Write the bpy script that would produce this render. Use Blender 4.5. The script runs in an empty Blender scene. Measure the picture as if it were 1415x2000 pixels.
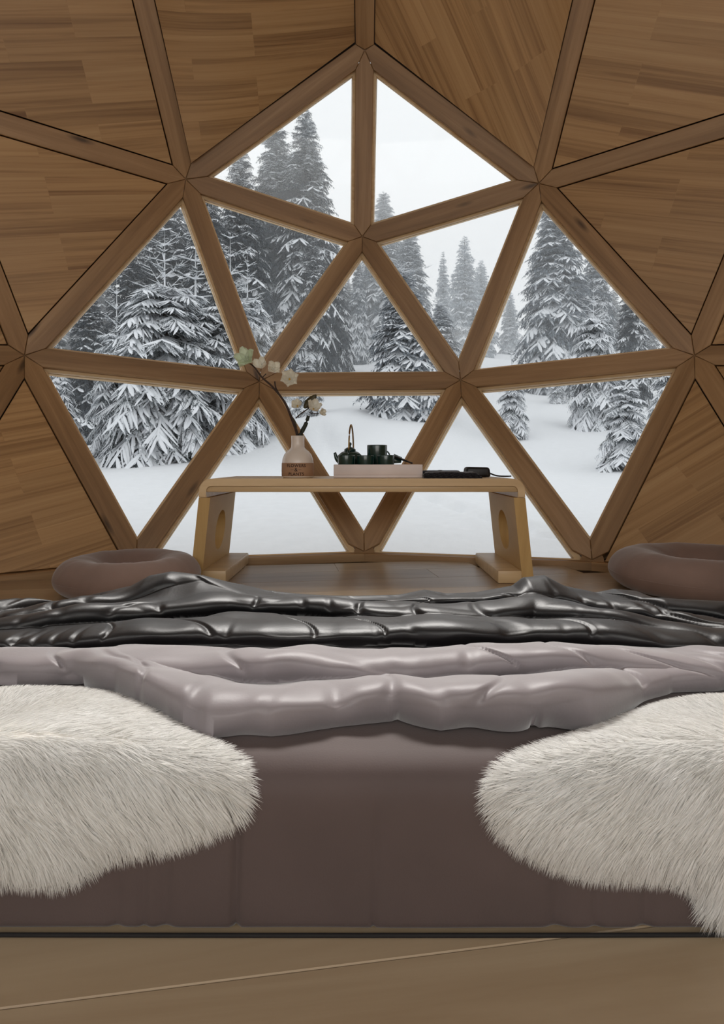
import bpy, bmesh, math, random
import numpy as np
from mathutils import Vector, Matrix, noise
random.seed(7); rng = np.random.default_rng(7)
S = bpy.context.scene; C = S.collection
# ---------------------------------------------------------------- camera, sky, lights, exposure
F, HY, H = 1150.0, 905.0, 0.48            # focal length in px, eye-level row, eye height in m
cam = bpy.data.cameras.new('camera'); co = bpy.data.objects.new('camera', cam); C.objects.link(co)
cam.sensor_fit = 'VERTICAL'; cam.sensor_height = 36; cam.lens = F/2000*36
cam.shift_y = (HY-1000)/2000; cam.clip_start = 0.02; cam.clip_end = 400
co.location = (0, 0, H); co.rotation_euler = (math.pi/2, 0, 0)
S.camera = co
w = bpy.data.worlds.new('overcast'); S.world = w; w.use_nodes = True
nt = w.node_tree; bg = nt.nodes['Background']
g = nt.nodes.new('ShaderNodeTexCoord'); n_ = nt.nodes.new('ShaderNodeTexNoise'); n_.inputs['Scale'].default_value = 1.6
rp = nt.nodes.new('ShaderNodeValToRGB'); rp.color_ramp.elements[0].color = (.785, .805, .82, 1); rp.color_ramp.elements[1].color = (.85, .868, .88, 1)
rp.color_ramp.elements[0].position = .35; rp.color_ramp.elements[1].position = .7
nt.links.new(g.outputs['Generated'], n_.inputs['Vector']); nt.links.new(n_.outputs['Fac'], rp.inputs['Fac']); nt.links.new(rp.outputs['Color'], bg.inputs['Color'])
bg.inputs['Strength'].default_value = 1.2
def area(name, loc, target, sx, sy, power, col=(1, .93, .84)):
    l = bpy.data.lights.new(name, 'AREA'); l.shape = 'RECTANGLE'; l.size = sx; l.size_y = sy; l.energy = power; l.color = col
    o = bpy.data.objects.new(name, l); C.objects.link(o); o.location = loc
    o.rotation_euler = (Vector(target)-Vector(loc)).to_track_quat('-Z', 'Y').to_euler(); return o
fill_light = area('overhead_fill_light', (0, 2.5, 2.45), (0, .96, .15), 1.3, .45, 12.5, (1, .97, .93)); fill_light.data.spread = math.radians(62)  # added overhead fill for the bed, no lamp fixture there
area('rear_fill_light', (0, -1.3, 1.15), (0, 3, .55), 2.6, 1.0, 25, (1, .96, .90))  # added soft fill from behind the camera
S.view_settings.view_transform = 'Standard'; S.view_settings.look = 'None'; S.view_settings.gamma = 1
S.view_settings.use_curve_mapping = False; S.view_settings.exposure = 0.0
# ---------------------------------------------------------------- helpers
def tag(o, label=None, cat=None, group=None, kind=None):
    if label: o['label'] = label
    if cat: o['category'] = cat
    if group: o['group'] = group
    if kind: o['kind'] = kind
    return o
def link(name, me, m=None, parent=None, smooth=False):
    o = bpy.data.objects.new(name, me); C.objects.link(o)
    if m: me.materials.append(m)
    if parent: o.parent = parent
    if smooth: me.polygons.foreach_set('use_smooth', [True]*len(me.polygons))
    return o
def empty(name, loc=(0, 0, 0)):
    o = bpy.data.objects.new(name, None); C.objects.link(o); o.location = loc; o.empty_display_size = .1; return o
def mesh(name, V, Fc):
    me = bpy.data.meshes.new(name); me.from_pydata([tuple(map(float, v)) for v in V], [], [tuple(map(int, f)) for f in Fc]); me.update(); return me
def tris_mesh(name, V, T):
    """fast mesh from numpy vertex (n,3) and triangle (m,3) arrays"""
    V = np.asarray(V, np.float32); T = np.asarray(T, np.int32)
    me = bpy.data.meshes.new(name); me.vertices.add(len(V)); me.vertices.foreach_set('co', V.ravel())
    me.loops.add(T.size); me.loops.foreach_set('vertex_index', T.ravel())
    me.polygons.add(len(T)); me.polygons.foreach_set('loop_start', np.arange(0, T.size, 3, dtype=np.int32))
    me.update(calc_edges=True); return me
def bm_obj(name, bm, m, parent=None, bev=0, seg=2, smooth=True):
    if bev: bmesh.ops.bevel(bm, geom=bm.edges[:], offset=bev, segments=seg, affect='EDGES', clamp_overlap=True, profile=.5)
    bmesh.ops.recalc_face_normals(bm, faces=bm.faces[:])
    me = bpy.data.meshes.new(name); bm.to_mesh(me); bm.free()
    o = link(name, me, m, parent)
    if smooth:
        me.polygons.foreach_set('use_smooth', [True]*len(me.polygons)); me.set_sharp_from_angle(angle=math.radians(35))
    return o
def bbox(bm, x0, x1, y0, y1, z0, z1):
    r = bmesh.ops.create_cube(bm, size=1)
    for v in r['verts']:
        v.co = Vector((x0+(x1-x0)*(v.co.x+.5), y0+(y1-y0)*(v.co.y+.5), z0+(z1-z0)*(v.co.z+.5)))
    return r['verts']
def lathe(prof, n=40, sx=1, sy=1):
    V, Fc = [], []
    for r, z in prof:
        for k in range(n):
            a = 2*math.pi*k/n; V.append((r*math.cos(a)*sx, r*math.sin(a)*sy, z))
    for i in range(len(prof)-1):
        for k in range(n):
            Fc.append((i*n+k, i*n+(k+1) % n, (i+1)*n+(k+1) % n, (i+1)*n+k))
    return V, Fc
def tube(pts, rad, n=8):
    """closed swept tube -> V, F"""
    P = [Vector(p) for p in pts]; V, Fc = [], []
    for i, p in enumerate(P):
        d = (P[min(i+1, len(P)-1)]-P[max(i-1, 0)]).normalized()
        u = d.cross(Vector((0, .3, 1)) if abs(d.z) < .95 else Vector((1, 0, 0))).normalized(); v = d.cross(u)
        r = rad[i] if hasattr(rad, '__len__') else rad
        for k in range(n):
            a = 2*math.pi*k/n; V.append(p+(u*math.cos(a)+v*math.sin(a))*r)
    for i in range(len(P)-1):
        for k in range(n): Fc.append((i*n+k, i*n+(k+1) % n, (i+1)*n+(k+1) % n, (i+1)*n+k))
    Fc.append(tuple(range(n))[::-1]); Fc.append(tuple((len(P)-1)*n+k for k in range(n)))
    return V, Fc
def at(px, py, Y):                       # point of the photograph at distance Y
    return Vector(((px-707.5)/F*Y, Y, H-(py-HY)/F*Y))
def spline(P, n):
    P = [Vector(p) for p in P]; out = []
    Q = [P[0]*2-P[1]]+P+[P[-1]*2-P[-2]]
    for i in range(1, len(Q)-2):
        for k in range(n):
            t = k/n; a, b, c, d = Q[i-1], Q[i], Q[i+1], Q[i+2]
            out.append(.5*((2*b)+(c-a)*t+(2*a-5*b+4*c-d)*t*t+(3*b-a-3*c+d)*t**3))
    return out+[P[-1]]
# ---------------------------------------------------------------- materials
class NT:
    def __init__(s, name):
        s.m = bpy.data.materials.new(name); s.m.use_nodes = True; s.t = s.m.node_tree; s.b = s.t.nodes['Principled BSDF']
    def n(s, typ, ins=None, **kw):
        x = s.t.nodes.new(typ)
        for k, v in kw.items(): setattr(x, k, v)
        for k, v in (ins or {}).items():
            if hasattr(v, 'is_linked') or isinstance(v, bpy.types.NodeSocket): s.t.links.new(v, x.inputs[k])
            else: x.inputs[k].default_value = v
        return x
    def l(s, a, b): s.t.links.new(a, b)
def ramp(N, fac, stops):
    r = N.n('ShaderNodeValToRGB', {'Fac': fac}); e = r.color_ramp.elements
    while len(e) < len(stops): e.new(.5)
    for i, (p, c) in enumerate(stops): e[i].position = p; e[i].color = (*c, 1) if len(c) == 3 else c
    return r.outputs['Color']
def srgb(r, g, b):
    return tuple(((c/255+.055)/1.055)**2.4 if c > 10 else c/255/12.92 for c in (r, g, b))
def plain(name, col, rough=.6, metal=0, bump=0, bscale=200, coat=0, sheen=0):
    N = NT(name); N.b.inputs['Base Color'].default_value = (*col, 1); N.b.inputs['Roughness'].default_value = rough
    N.b.inputs['Metallic'].default_value = metal; N.b.inputs['Coat Weight'].default_value = coat; N.b.inputs['Sheen Weight'].default_value = sheen
    tc = N.n('ShaderNodeTexCoord'); t = N.n('ShaderNodeTexNoise', {'Vector': tc.outputs['Object'], 'Scale': bscale, 'Detail': 4.})
    if bump:
        b = N.n('ShaderNodeBump', {'Height': t.outputs['Fac'], 'Strength': bump, 'Distance': .002}); N.l(b.outputs['Normal'], N.b.inputs['Normal'])
    t2 = N.n('ShaderNodeTexNoise', {'Vector': tc.outputs['Object'], 'Scale': bscale*.07, 'Detail': 3.})
    c = ramp(N, t2.outputs['Fac'], [(.3, tuple(x*.88 for x in col)), (.7, tuple(min(1, x*1.1) for x in col))]); N.l(c, N.b.inputs['Base Color'])
    return N.m
def wood(name, dark, mid, light, along=1.6, across=22, rough=.5, staves=None, knots=True, contrast=1):
    """wood whose grain runs along the object's local X"""
    N = NT(name); tc = N.n('ShaderNodeTexCoord'); oi = N.n('ShaderNodeObjectInfo')
    off = N.n('ShaderNodeVectorMath', {0: tc.outputs['Object'], 1: (0, 0, 0)}, operation='ADD')
    sc = N.n('ShaderNodeMath', {0: oi.outputs['Random'], 1: 37.0}, operation='MULTIPLY')
    cx = N.n('ShaderNodeCombineXYZ', {'X': sc.outputs[0], 'Y': sc.outputs[0], 'Z': sc.outputs[0]}); N.l(cx.outputs[0], off.inputs[1])
    vec = off.outputs[0]
    if staves:
        br = N.n('ShaderNodeTexBrick', {'Vector': tc.outputs['Object'], 'Color1': (0, 0, 0, 1), 'Color2': (1, 1, 1, 1), 'Mortar': (.42, .42, .42, 1), 'Scale': 1.0,
            'Mortar Size': .0006, 'Brick Width': staves[0], 'Row Height': staves[1], 'Bias': 0.0}, offset=.37, offset_frequency=3, squash_frequency=2)
        add = N.n('ShaderNodeVectorMath', {0: br.outputs['Color'], 1: (9.1, 5.3, 3.7)}, operation='MULTIPLY')
        v2 = N.n('ShaderNodeVectorMath', {0: vec, 1: add.outputs[0]}, operation='ADD'); vec = v2.outputs[0]
    mp = N.n('ShaderNodeMapping', {'Vector': vec, 'Scale': (along, across, 1.0 if staves else across)})
    n1 = N.n('ShaderNodeTexNoise', {'Vector': mp.outputs[0], 'Scale': 1.0, 'Detail': 6., 'Roughness': .62, 'Distortion': .6})
    mp2 = N.n('ShaderNodeMapping', {'Vector': vec, 'Scale': (along*.35, across*.18, .5 if staves else across*.18)})
    n2 = N.n('ShaderNodeTexNoise', {'Vector': mp2.outputs[0], 'Scale': 1.0, 'Detail': 3., 'Roughness': .5})
    mx = N.n('ShaderNodeMix', {'Factor': .45, 'A': n1.outputs['Fac'], 'B': n2.outputs['Fac']}, data_type='FLOAT')
    fac = mx.outputs['Result']
    d = .17/contrast
    col = ramp(N, fac, [(.5-d, dark), (.5, mid), (.5+d, light)])
    if staves:
        h = N.n('ShaderNodeHueSaturation', {'Color': col, 'Saturation': 1.0}); mr = N.n('ShaderNodeMapRange', {'Value': br.outputs['Color'], 'To Min': .93, 'To Max': 1.06}); N.l(mr.outputs[0], h.inputs['Value']); col = h.outputs[0]
    if knots:
        mk = N.n('ShaderNodeMapping', {'Vector': vec, 'Scale': (2.2, 9, 9)})
        vo = N.n('ShaderNodeTexVoronoi', {'Vector': mk.outputs[0], 'Scale': 1.0})
        kf = ramp(N, vo.outputs['Distance'], [(.05, (1, 1, 1)), (.16, (0, 0, 0))])
        km = N.n('ShaderNodeMix', {'Factor': kf, 'A': col, 'B': (*[x*.42 for x in dark], 1)}, data_type='RGBA'); col = km.outputs['Result']
    hv = N.n('ShaderNodeHueSaturation', {'Color': col}); mr = N.n('ShaderNodeMapRange', {'Value': oi.outputs['Random'], 'To Min': .88, 'To Max': 1.1}); N.l(mr.outputs[0], hv.inputs['Value'])
    N.l(hv.outputs[0], N.b.inputs['Base Color']); N.b.inputs['Roughness'].default_value = rough
    b = N.n('ShaderNodeBump', {'Height': fac, 'Strength': .25, 'Distance': .002}); N.l(b.outputs[0], N.b.inputs['Normal'])
    return N.m
M = {}
M['beam'] = wood('pine_beam', srgb(122, 92, 60), srgb(158, 124, 86), srgb(186, 152, 112), along=1.3, across=26, contrast=.9)
M['panel'] = wood('laminated_panel', srgb(132, 97, 61), srgb(180, 143, 98), srgb(196, 161, 116), along=.9, across=44, staves=(.8, .085), knots=False, contrast=1.0)
M['bead'] = wood('pale_bead', srgb(196, 160, 112), srgb(220, 190, 146), srgb(232, 206, 166), knots=False)
M['table'] = wood('table_pine', srgb(184, 154, 112), srgb(208, 180, 138), srgb(222, 197, 158), along=1.2, across=18, rough=.38, knots=False, contrast=.8)
M['floor'] = wood('oak_floor', srgb(132, 110, 84), srgb(166, 144, 116), srgb(186, 166, 138), along=.9, across=12, rough=.3, knots=False, contrast=.8)
M['skin'] = plain('dark_backing', srgb(40, 28, 20), .9)
M['slab'] = plain('dark_subfloor', srgb(60, 44, 32), .9)
def glass():
    N = NT('window_glass'); t = N.t; t.nodes.remove(N.b)
    tr = N.n('ShaderNodeBsdfTransparent', {'Color': (.985, .99, .99, 1)}); gl = N.n('ShaderNodeBsdfGlossy', {'Roughness': .02, 'Color': (1, 1, 1, 1)})
    fr = N.n('ShaderNodeFresnel', {'IOR': 1.35}); sc = N.n('ShaderNodeMath', {0: fr.outputs[0], 1: .35}, operation='MULTIPLY')
    mx = N.n('ShaderNodeMixShader', {0: sc.outputs[0], 1: tr.outputs[0], 2: gl.outputs[0]})
    N.l(mx.outputs[0], t.nodes['Material Output'].inputs['Surface']); return N.m
M['glass'] = glass()
def snow_mat(name, col, sss=0):
    N = NT(name); tc = N.n('ShaderNodeTexCoord')
    n1 = N.n('ShaderNodeTexNoise', {'Vector': tc.outputs['Object'], 'Scale': 9., 'Detail': 6., 'Roughness': .65})
    c = ramp(N, n1.outputs['Fac'], [(.3, tuple(x*.95 for x in col)), (.7, col)]); N.l(c, N.b.inputs['Base Color'])
    N.b.inputs['Roughness'].default_value = .75; N.b.inputs['Specular IOR Level'].default_value = .2
    b = N.n('ShaderNodeBump', {'Height': n1.outputs['Fac'], 'Strength': .35, 'Distance': .03}); N.l(b.outputs[0], N.b.inputs['Normal']); return N.m
M['snow'] = snow_mat('fallen_snow', (.90, .915, .935)); M['tsnow'] = snow_mat('snow_on_branches', (.90, .92, .95))
def needle_mat(name, a, b, frost):
    """spruce needles, part of them rimed: fac sets how much of the tree is frosted"""
    N = NT(name); tc = N.n('ShaderNodeTexCoord')
    n1 = N.n('ShaderNodeTexNoise', {'Vector': tc.outputs['Object'], 'Scale': 7., 'Detail': 5., 'Roughness': .7})
    c = ramp(N, n1.outputs['Fac'], [(.30, a), (.52, b), (.72, frost)]); N.l(c, N.b.inputs['Base Color']); N.b.inputs['Roughness'].default_value = .8; return N.m
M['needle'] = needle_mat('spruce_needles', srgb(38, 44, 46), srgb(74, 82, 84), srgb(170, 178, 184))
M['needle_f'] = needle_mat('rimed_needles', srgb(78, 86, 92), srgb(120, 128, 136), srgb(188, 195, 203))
M['needle_p'] = needle_mat('haze_pale_rimed_needles', srgb(150, 158, 166), srgb(176, 183, 190), srgb(212, 217, 222))  # rimed, and paled further to stand in for distance haze
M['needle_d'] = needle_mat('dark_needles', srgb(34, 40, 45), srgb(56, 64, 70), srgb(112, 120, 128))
M['bark'] = plain('spruce_bark', srgb(74, 68, 64), .9, bump=.6, bscale=30)
# ---------------------------------------------------------------- dome geometry
CY, CZ, R = .65, 1.35, 2.7
CEN = Vector((0, CY, CZ))
def hit(px, py):
    d = Vector(((px-707.5)/F, 1, -(py-HY)/F)); o = Vector((0, 0, H))-CEN
    a, b, c = d.dot(d), 2*o.dot(d), o.dot(o)-R*R
    return Vector((0, 0, H))+d*((-b+math.sqrt(b*b-4*a*c))/2/a)
RF = math.sqrt(R*R-CZ*CZ)
def floor_at(px, z=0.03):
    s = (px-707.5)/F; rr = R*R-(CZ-z)**2; a = 1+s*s; Z = (2*CY+math.sqrt(4*CY*CY-4*a*(CY*CY-rr)))/2/a
    return Vector((s*Z, Z, z))
def ring(az, z):
    r = math.sqrt(R*R-(z-CZ)**2); a = math.radians(az); return Vector((r*math.sin(a), CY+r*math.cos(a), z))
ND = {'A': hit(713, 98), 'B': hit(363, 350), 'b': hit(1053, 358), 'Cn': hit(708, 462), 'D': hit(507, 745), 'd': hit(900, 742), 'E': hit(48, 694), 'e': hit(1357, 694),
      'F': floor_at(712), 'G': floor_at(266), 'g': floor_at(1157), 'S': floor_at(-230), 's': floor_at(1640),
      'V': hit(-300, 690), 'v': hit(1700, 690), 'W': hit(-148, 195), 'w': hit(1563, 200), 'X': hit(180, -430), 'x': hit(1245, -430), 'T': Vector((0, CY, CZ+R))}
azi = lambda p: math.degrees(math.atan2(p.x, p.y-CY))
def back(prefix, first, last, n, z):
    a0, a1 = azi(ND[first]), azi(ND[last])-360; out = []
    for k in range(n):
        nm = f'{prefix}{k}'; ND[nm] = ring(a0+(a1-a0)*(k+1)/(n+1), z); out.append(nm)
    return out
# rings listed by falling azimuth
ringsL = [['S', 'G', 'F', 'g', 's'], ['V', 'E', 'D', 'd', 'e', 'v'], ['W', 'B', 'Cn', 'b', 'w'], ['X', 'A', 'x']]
zs = [.03, .98, 2.3, 3.4]; nb = [7, 6, 5, 3]
for i, (r_, z) in enumerate(zip(ringsL, zs)):
    a0, a1 = azi(ND[r_[-1]]), azi(ND[r_[0]])+360
    for k in range(nb[i]):
        nm = f'{"PQRU"[i]}{k}'; ND[nm] = ring(a0+(a1-a0)*(k+1)/(nb[i]+1), z); r_.append(nm)
tri = [('S', 'V', 'E'), ('S', 'E', 'G'), ('E', 'D', 'G'), ('D', 'F', 'G'), ('D', 'd', 'F'), ('d', 'g', 'F'), ('d', 'e', 'g'), ('e', 's', 'g'), ('e', 'v', 's'),
       ('V', 'W', 'E'), ('E', 'W', 'B'), ('E', 'B', 'D'), ('D', 'B', 'Cn'), ('D', 'Cn', 'd'), ('d', 'Cn', 'b'), ('d', 'b', 'e'), ('e', 'b', 'w'), ('e', 'w', 'v'),
       ('B', 'A', 'Cn'), ('Cn', 'A', 'b'), ('W', 'X', 'B'), ('b', 'x', 'w')]
quads = [('B', 'X', 'T', 'A'), ('A', 'T', 'x', 'b')]
GL = {frozenset(t) for t in [('E', 'D', 'G'), ('D', 'F', 'G'), ('D', 'd', 'F'), ('d', 'g', 'F'), ('d', 'e', 'g'), ('E', 'B', 'D'), ('D', 'B', 'Cn'), ('D', 'Cn', 'd'),
      ('d', 'Cn', 'b'), ('d', 'b', 'e'), ('B', 'A', 'Cn'), ('Cn', 'A', 'b')]}
def strip(lo, hi):                       # stitch the two rear arcs
    i = j = 0; out = []; key = lambda n: azi(ND[n]) % 360
    while i < len(lo)-1 or j < len(hi)-1:
        if j >= len(hi)-1 or (i < len(lo)-1 and key(lo[i+1]) <= key(hi[j+1])): out.append((lo[i], lo[i+1], hi[j])); i += 1
        else: out.append((lo[i], hi[j+1], hi[j])); j += 1
    return out
arc = lambda r_, n: r_[n-1:]+[r_[0]]
A0, A1, A2, A3 = arc(ringsL[0], 5), arc(ringsL[1], 6), arc(ringsL[2], 5), arc(ringsL[3], 3)
rear = strip(A0, A1)+strip(A1, A2)+strip(A2, A3)+[(A3[k], A3[k+1], 'T') for k in range(len(A3)-1)]
unseen_fill_glass = [t for t in strip(A1, A2) if 95 < (azi(sum((ND[n] for n in t), Vector())/3) % 360) < 265][1:]  # unseen rear panes, glazed to let in extra sky light as fill
tri += rear; GL |= {frozenset(t) for t in unseen_fill_glass}
faces = [tuple(t) for t in tri]+quads
edges = set()
for f_ in faces:
    for k in range(len(f_)): edges.add(frozenset((f_[k], f_[(k+1) % len(f_)])))
edges = sorted(tuple(sorted(e)) for e in edges)
edges.sort(key=lambda e: -(ND[e[0]].y+ND[e[1]].y))
nbr = {}
for a, b in edges: nbr.setdefault(a, []).append(b); nbr.setdefault(b, []).append(a)
BW, BD = .096, .10
def shoulders(n, m):
    """distance from node n to where the two edges of the beam towards m meet its neighbours"""
    p = ND[n]; up = (p-CEN).normalized(); u = (ND[m]-p); u = (u-up*u.dot(up)).normalized(); v = up.cross(u)
    best = [math.pi*.9, math.pi*.9]
    for q in nbr[n]:
        if q == m: continue
        d = ND[q]-p; a = math.atan2(d.dot(v), d.dot(u))
        if a > 0: best[0] = min(best[0], a)
        else: best[1] = min(best[1], -a)
    return [min(.3, BW/2/math.tan(x/2)) for x in best]
# ---------------------------------------------------------------- setting: dome wall (beams, panels), windows, floor
dome = empty('wall_dome', (0, CY, 0)); tag(dome, 'geodesic dome wall of pine beams and wooden triangle panels', kind='structure')
def frame_obj(o, org, X, Z):
    Z = Z.normalized(); X = (X-Z*X.dot(Z)).normalized(); Y = Z.cross(X)
    m = Matrix(((X.x, Y.x, Z.x, org.x), (X.y, Y.y, Z.y, org.y), (X.z, Y.z, Z.z, org.z), (0, 0, 0, 1))); return m
def placeUnder(o, m, parent, ploc):
    o.matrix_local = Matrix.Translation(-Vector(ploc)) @ m
def make_beam(a, b):
    P, Q = ND[a], ND[b]; mid = (P+Q)/2; out = mid-CEN; m = frame_obj(None, mid, Q-P, out); inv = m.inverted(); Lh = (Q-P).length/2
    sa, sb = shoulders(a, b), shoulders(b, a)
    h = BW/2-.0012
    # v = out x X is +Y in local frame for node a ; mirrored for b
    pts = [(-Lh+.002, 0), (-Lh+sa[1], -h), (Lh-sb[0], -h), (Lh-.002, 0), (Lh-sb[1], h), (-Lh+sa[0], h)]
    bm = bmesh.new(); lo = [bm.verts.new((x, y, 0)) for x, y in pts]; hi = [bm.verts.new((x*1.0, y, BD)) for x, y in pts]
    bm.faces.new(lo[::-1]); bm.faces.new(hi)
    n = len(pts)
    for k in range(n): bm.faces.new((lo[k], lo[(k+1) % n], hi[(k+1) % n], hi[k]))
    bmesh.ops.bevel(bm, geom=[e for e in bm.edges if e.verts[0].co.z < .001 and e.verts[1].co.z < .001], offset=.0025, segments=1, affect='EDGES')
    o = bm_obj('beam', bm, M['beam'], dome, smooth=False); placeUnder(o, m, dome, (0, CY, 0)); return o
for a, b in edges:
    if ND[a].z < .1 and ND[b].z < .1: continue            # floor edges are the sill
    make_beam(a, b)
for nm, p in ND.items():                                 # wooden hub block behind every join
    m = frame_obj(None, p, Vector((1, .01, 0)), p-CEN); bm = bmesh.new(); bmesh.ops.create_cone(bm, cap_ends=True, segments=18, radius1=.052, radius2=.052, depth=BD-.012)
    for v in bm.verts: v.co.z += .009+(BD-.012)/2
    o = bm_obj('hub', bm, M['beam'], dome, smooth=False); placeUnder(o, m, dome, (0, CY, 0))
# sill boards on the floor between the floor nodes
r0 = ringsL[0]
for k in range(len(r0)):
    P, Q = ND[r0[k]], ND[r0[(k+1) % len(r0)]]; mid = (P+Q)/2; m = frame_obj(None, Vector((mid.x, mid.y, 0)), Q-P, Vector((0, 0, 1)))
    L = (Q-P).length/2; bm = bmesh.new(); bbox(bm, -L, L, -.05, .05, -.02, .022)
    nrm = (m.to_3x3() @ Vector((0, 1, 0))); s_ = 1 if nrm.dot(mid-Vector((0, CY, mid.z))) > 0 else -1
    for v in bm.verts: v.co.y += s_*.03
    o = bm_obj('sill', bm, M['beam'], dome, bev=.003, seg=1); placeUnder(o, m, dome, (0, CY, 0))
def inset_poly(pts, d):
    """inset a 2-D convex polygon by d"""
    n = len(pts); out = []
    ar = sum(pts[i][0]*pts[(i+1) % n][1]-pts[(i+1) % n][0]*pts[i][1] for i in range(n)); s_ = 1 if ar > 0 else -1
    L = []
    for i in range(n):
        a = Vector(pts[i]); b = Vector(pts[(i+1) % n]); t = (b-a).normalized(); nn = Vector((-t.y, t.x))*s_; L.append((a+nn*(d[i] if hasattr(d, '__len__') else d), t))
    for i in range(n):
        (p, t), (q, u) = L[i-1], L[i]; den = t.x*u.y-t.y*u.x; k = ((q.x-p.x)*u.y-(q.y-p.y)*u.x)/den; out.append(p+t*k)
    return out
grain = {frozenset(('E', 'S', 'G')): 24, frozenset(('W', 'X', 'B')): 4, frozenset(('E', 'W', 'B')): 9, frozenset(('e', 's', 'g')): 22, frozenset(('e', 'b', 'w')): -12,
         frozenset(('B', 'X', 'T', 'A')): -3, frozenset(('A', 'T', 'x', 'b')): -68, frozenset(('b', 'x', 'w')): -9, frozenset(('V', 'W', 'E')): 30}
backingV, backingF = [], []
wi = 0
def prism(name, poly, z0, z1, m, parent, mat, bev=0):
    bm = bmesh.new(); lo = [bm.verts.new((p[0], p[1], z0)) for p in poly]; hi = [bm.verts.new((p[0], p[1], z1)) for p in poly]
    bm.faces.new(lo[::-1]); bm.faces.new(hi); n = len(poly)
    for k in range(n): bm.faces.new((lo[k], lo[(k+1) % n], hi[(k+1) % n], hi[k]))
    o = bm_obj(name, bm, mat, parent, bev=bev, seg=1, smooth=False); return o
win_word = {}
def face_world_frame(f_, ang=0):
    P = [ND[n] for n in f_]; c = sum(P, Vector())/len(P); nrm = (P[1]-P[0]).cross(P[2]-P[0]) if len(P) == 3 else (P[2]-P[0]).cross(P[3]-P[1])
    if nrm.dot(c-CEN) < 0: nrm = -nrm
    nrm.normalize(); a = math.radians(ang); X = Vector((math.cos(a), 0, math.sin(a)))
    if c.y < .3: X = Vector((nrm.y, -nrm.x, 0))
    return P, c, frame_obj(None, c, X, nrm)
for f_ in sorted(faces, key=lambda q: -max(ND[n].y for n in q)):
    fs = frozenset(f_); P, c, m = face_world_frame(f_, grain.get(fs, random.uniform(-15, 15))); inv = m.inverted()
    loc = [(inv @ p) for p in P]; p2 = [(q.x, q.y) for q in loc]
    low = [P[i].z < .1 and P[(i+1) % len(P)].z < .1 for i in range(len(P))]
    D_ = lambda d, lo: [lo if q else d for q in low]
    if fs in GL:
        wi += 1
        ins = inset_poly(p2, D_(BW/2-.012, -.01))
        wo = prism(f'window_{wi}', ins, .055, .061, m, None, M['glass']); wo.matrix_world = m
        wo['kind'] = 'structure'; wo['label'] = 'triangular glass pane between pine beams of the dome wall'
        # pale glazing beads, one per side
        o1 = inset_poly(p2, D_(BW/2-.022, -.015)); i1 = inset_poly(p2, D_(BW/2+.009, .012))
        for k in range(len(o1)):
            q = [o1[k], o1[(k+1) % len(o1)], i1[(k+1) % len(o1)], i1[k]]
            prism('glazing_bead', q, .0625, .085, m, wo, M['bead']); prism('glazing_bead', [q[0], q[1], q[2], q[3]], .036, .0545, m, wo, M['bead'])
    else:
        ins = inset_poly(p2, D_(BW/2+.003, .002))
        z_ = .012
        if len(f_) == 4:                                     # folded four-sided board: one mesh, its corners follow the dome
            bm = bmesh.new(); q4 = [Vector((ins[i][0], ins[i][1], loc[i].z+z_)) for i in range(4)]; NN = 14
            def sheet(dz):
                return [[bm.verts.new((q4[0].lerp(q4[1], u/NN)).lerp(q4[3].lerp(q4[2], u/NN), v/NN)+Vector((0, 0, dz))) for u in range(NN+1)] for v in range(NN+1)]
            lo, hi = sheet(0), sheet(.018)
            for sh in (lo, hi):
                for v in range(NN):
                    for u in range(NN): bm.faces.new((sh[v][u], sh[v][u+1], sh[v+1][u+1], sh[v+1][u]))
            for k in range(NN):
                for p_, q_ in (((0, k), (0, k+1)), ((NN, k), (NN, k+1)), ((k, 0), (k+1, 0)), ((k, NN), (k+1, NN))):
                    bm.faces.new((lo[p_[0]][p_[1]], lo[q_[0]][q_[1]], hi[q_[0]][q_[1]], hi[p_[0]][p_[1]]))
            iA = f_.index('A'); o = bm_obj('panel', bm, M['panel'], dome)
        else:
            o = prism('panel', ins, z_, z_+.018, m, dome, M['panel'], bev=.0015)
        placeUnder(o, m, dome, (0, CY, 0))
        e_ = .25 if len(f_) == 4 else .125; k0 = len(backingV); backingV += [CEN+(p-CEN)*(1+e_/R) for p in P]+[CEN+(p-CEN)*(1+(e_+.015)/R) for p in P]
        n = len(P); q3s = [(0, 1, 2)] if n == 3 else [(iA, (iA+1) % 4, (iA+2) % 4), (iA, (iA+2) % 4, (iA+3) % 4)]
        for q3 in q3s: backingF.append(tuple(k0+j for j in q3)); backingF.append(tuple(k0+n+j for j in q3[::-1]))
me = mesh('added_leak_backing', [v-Vector((0, CY, 0)) for v in backingV], backingF); link('added_leak_backing', me, M['skin'], dome)  # added dark backing that stops light leaking through the panel gaps
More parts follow.
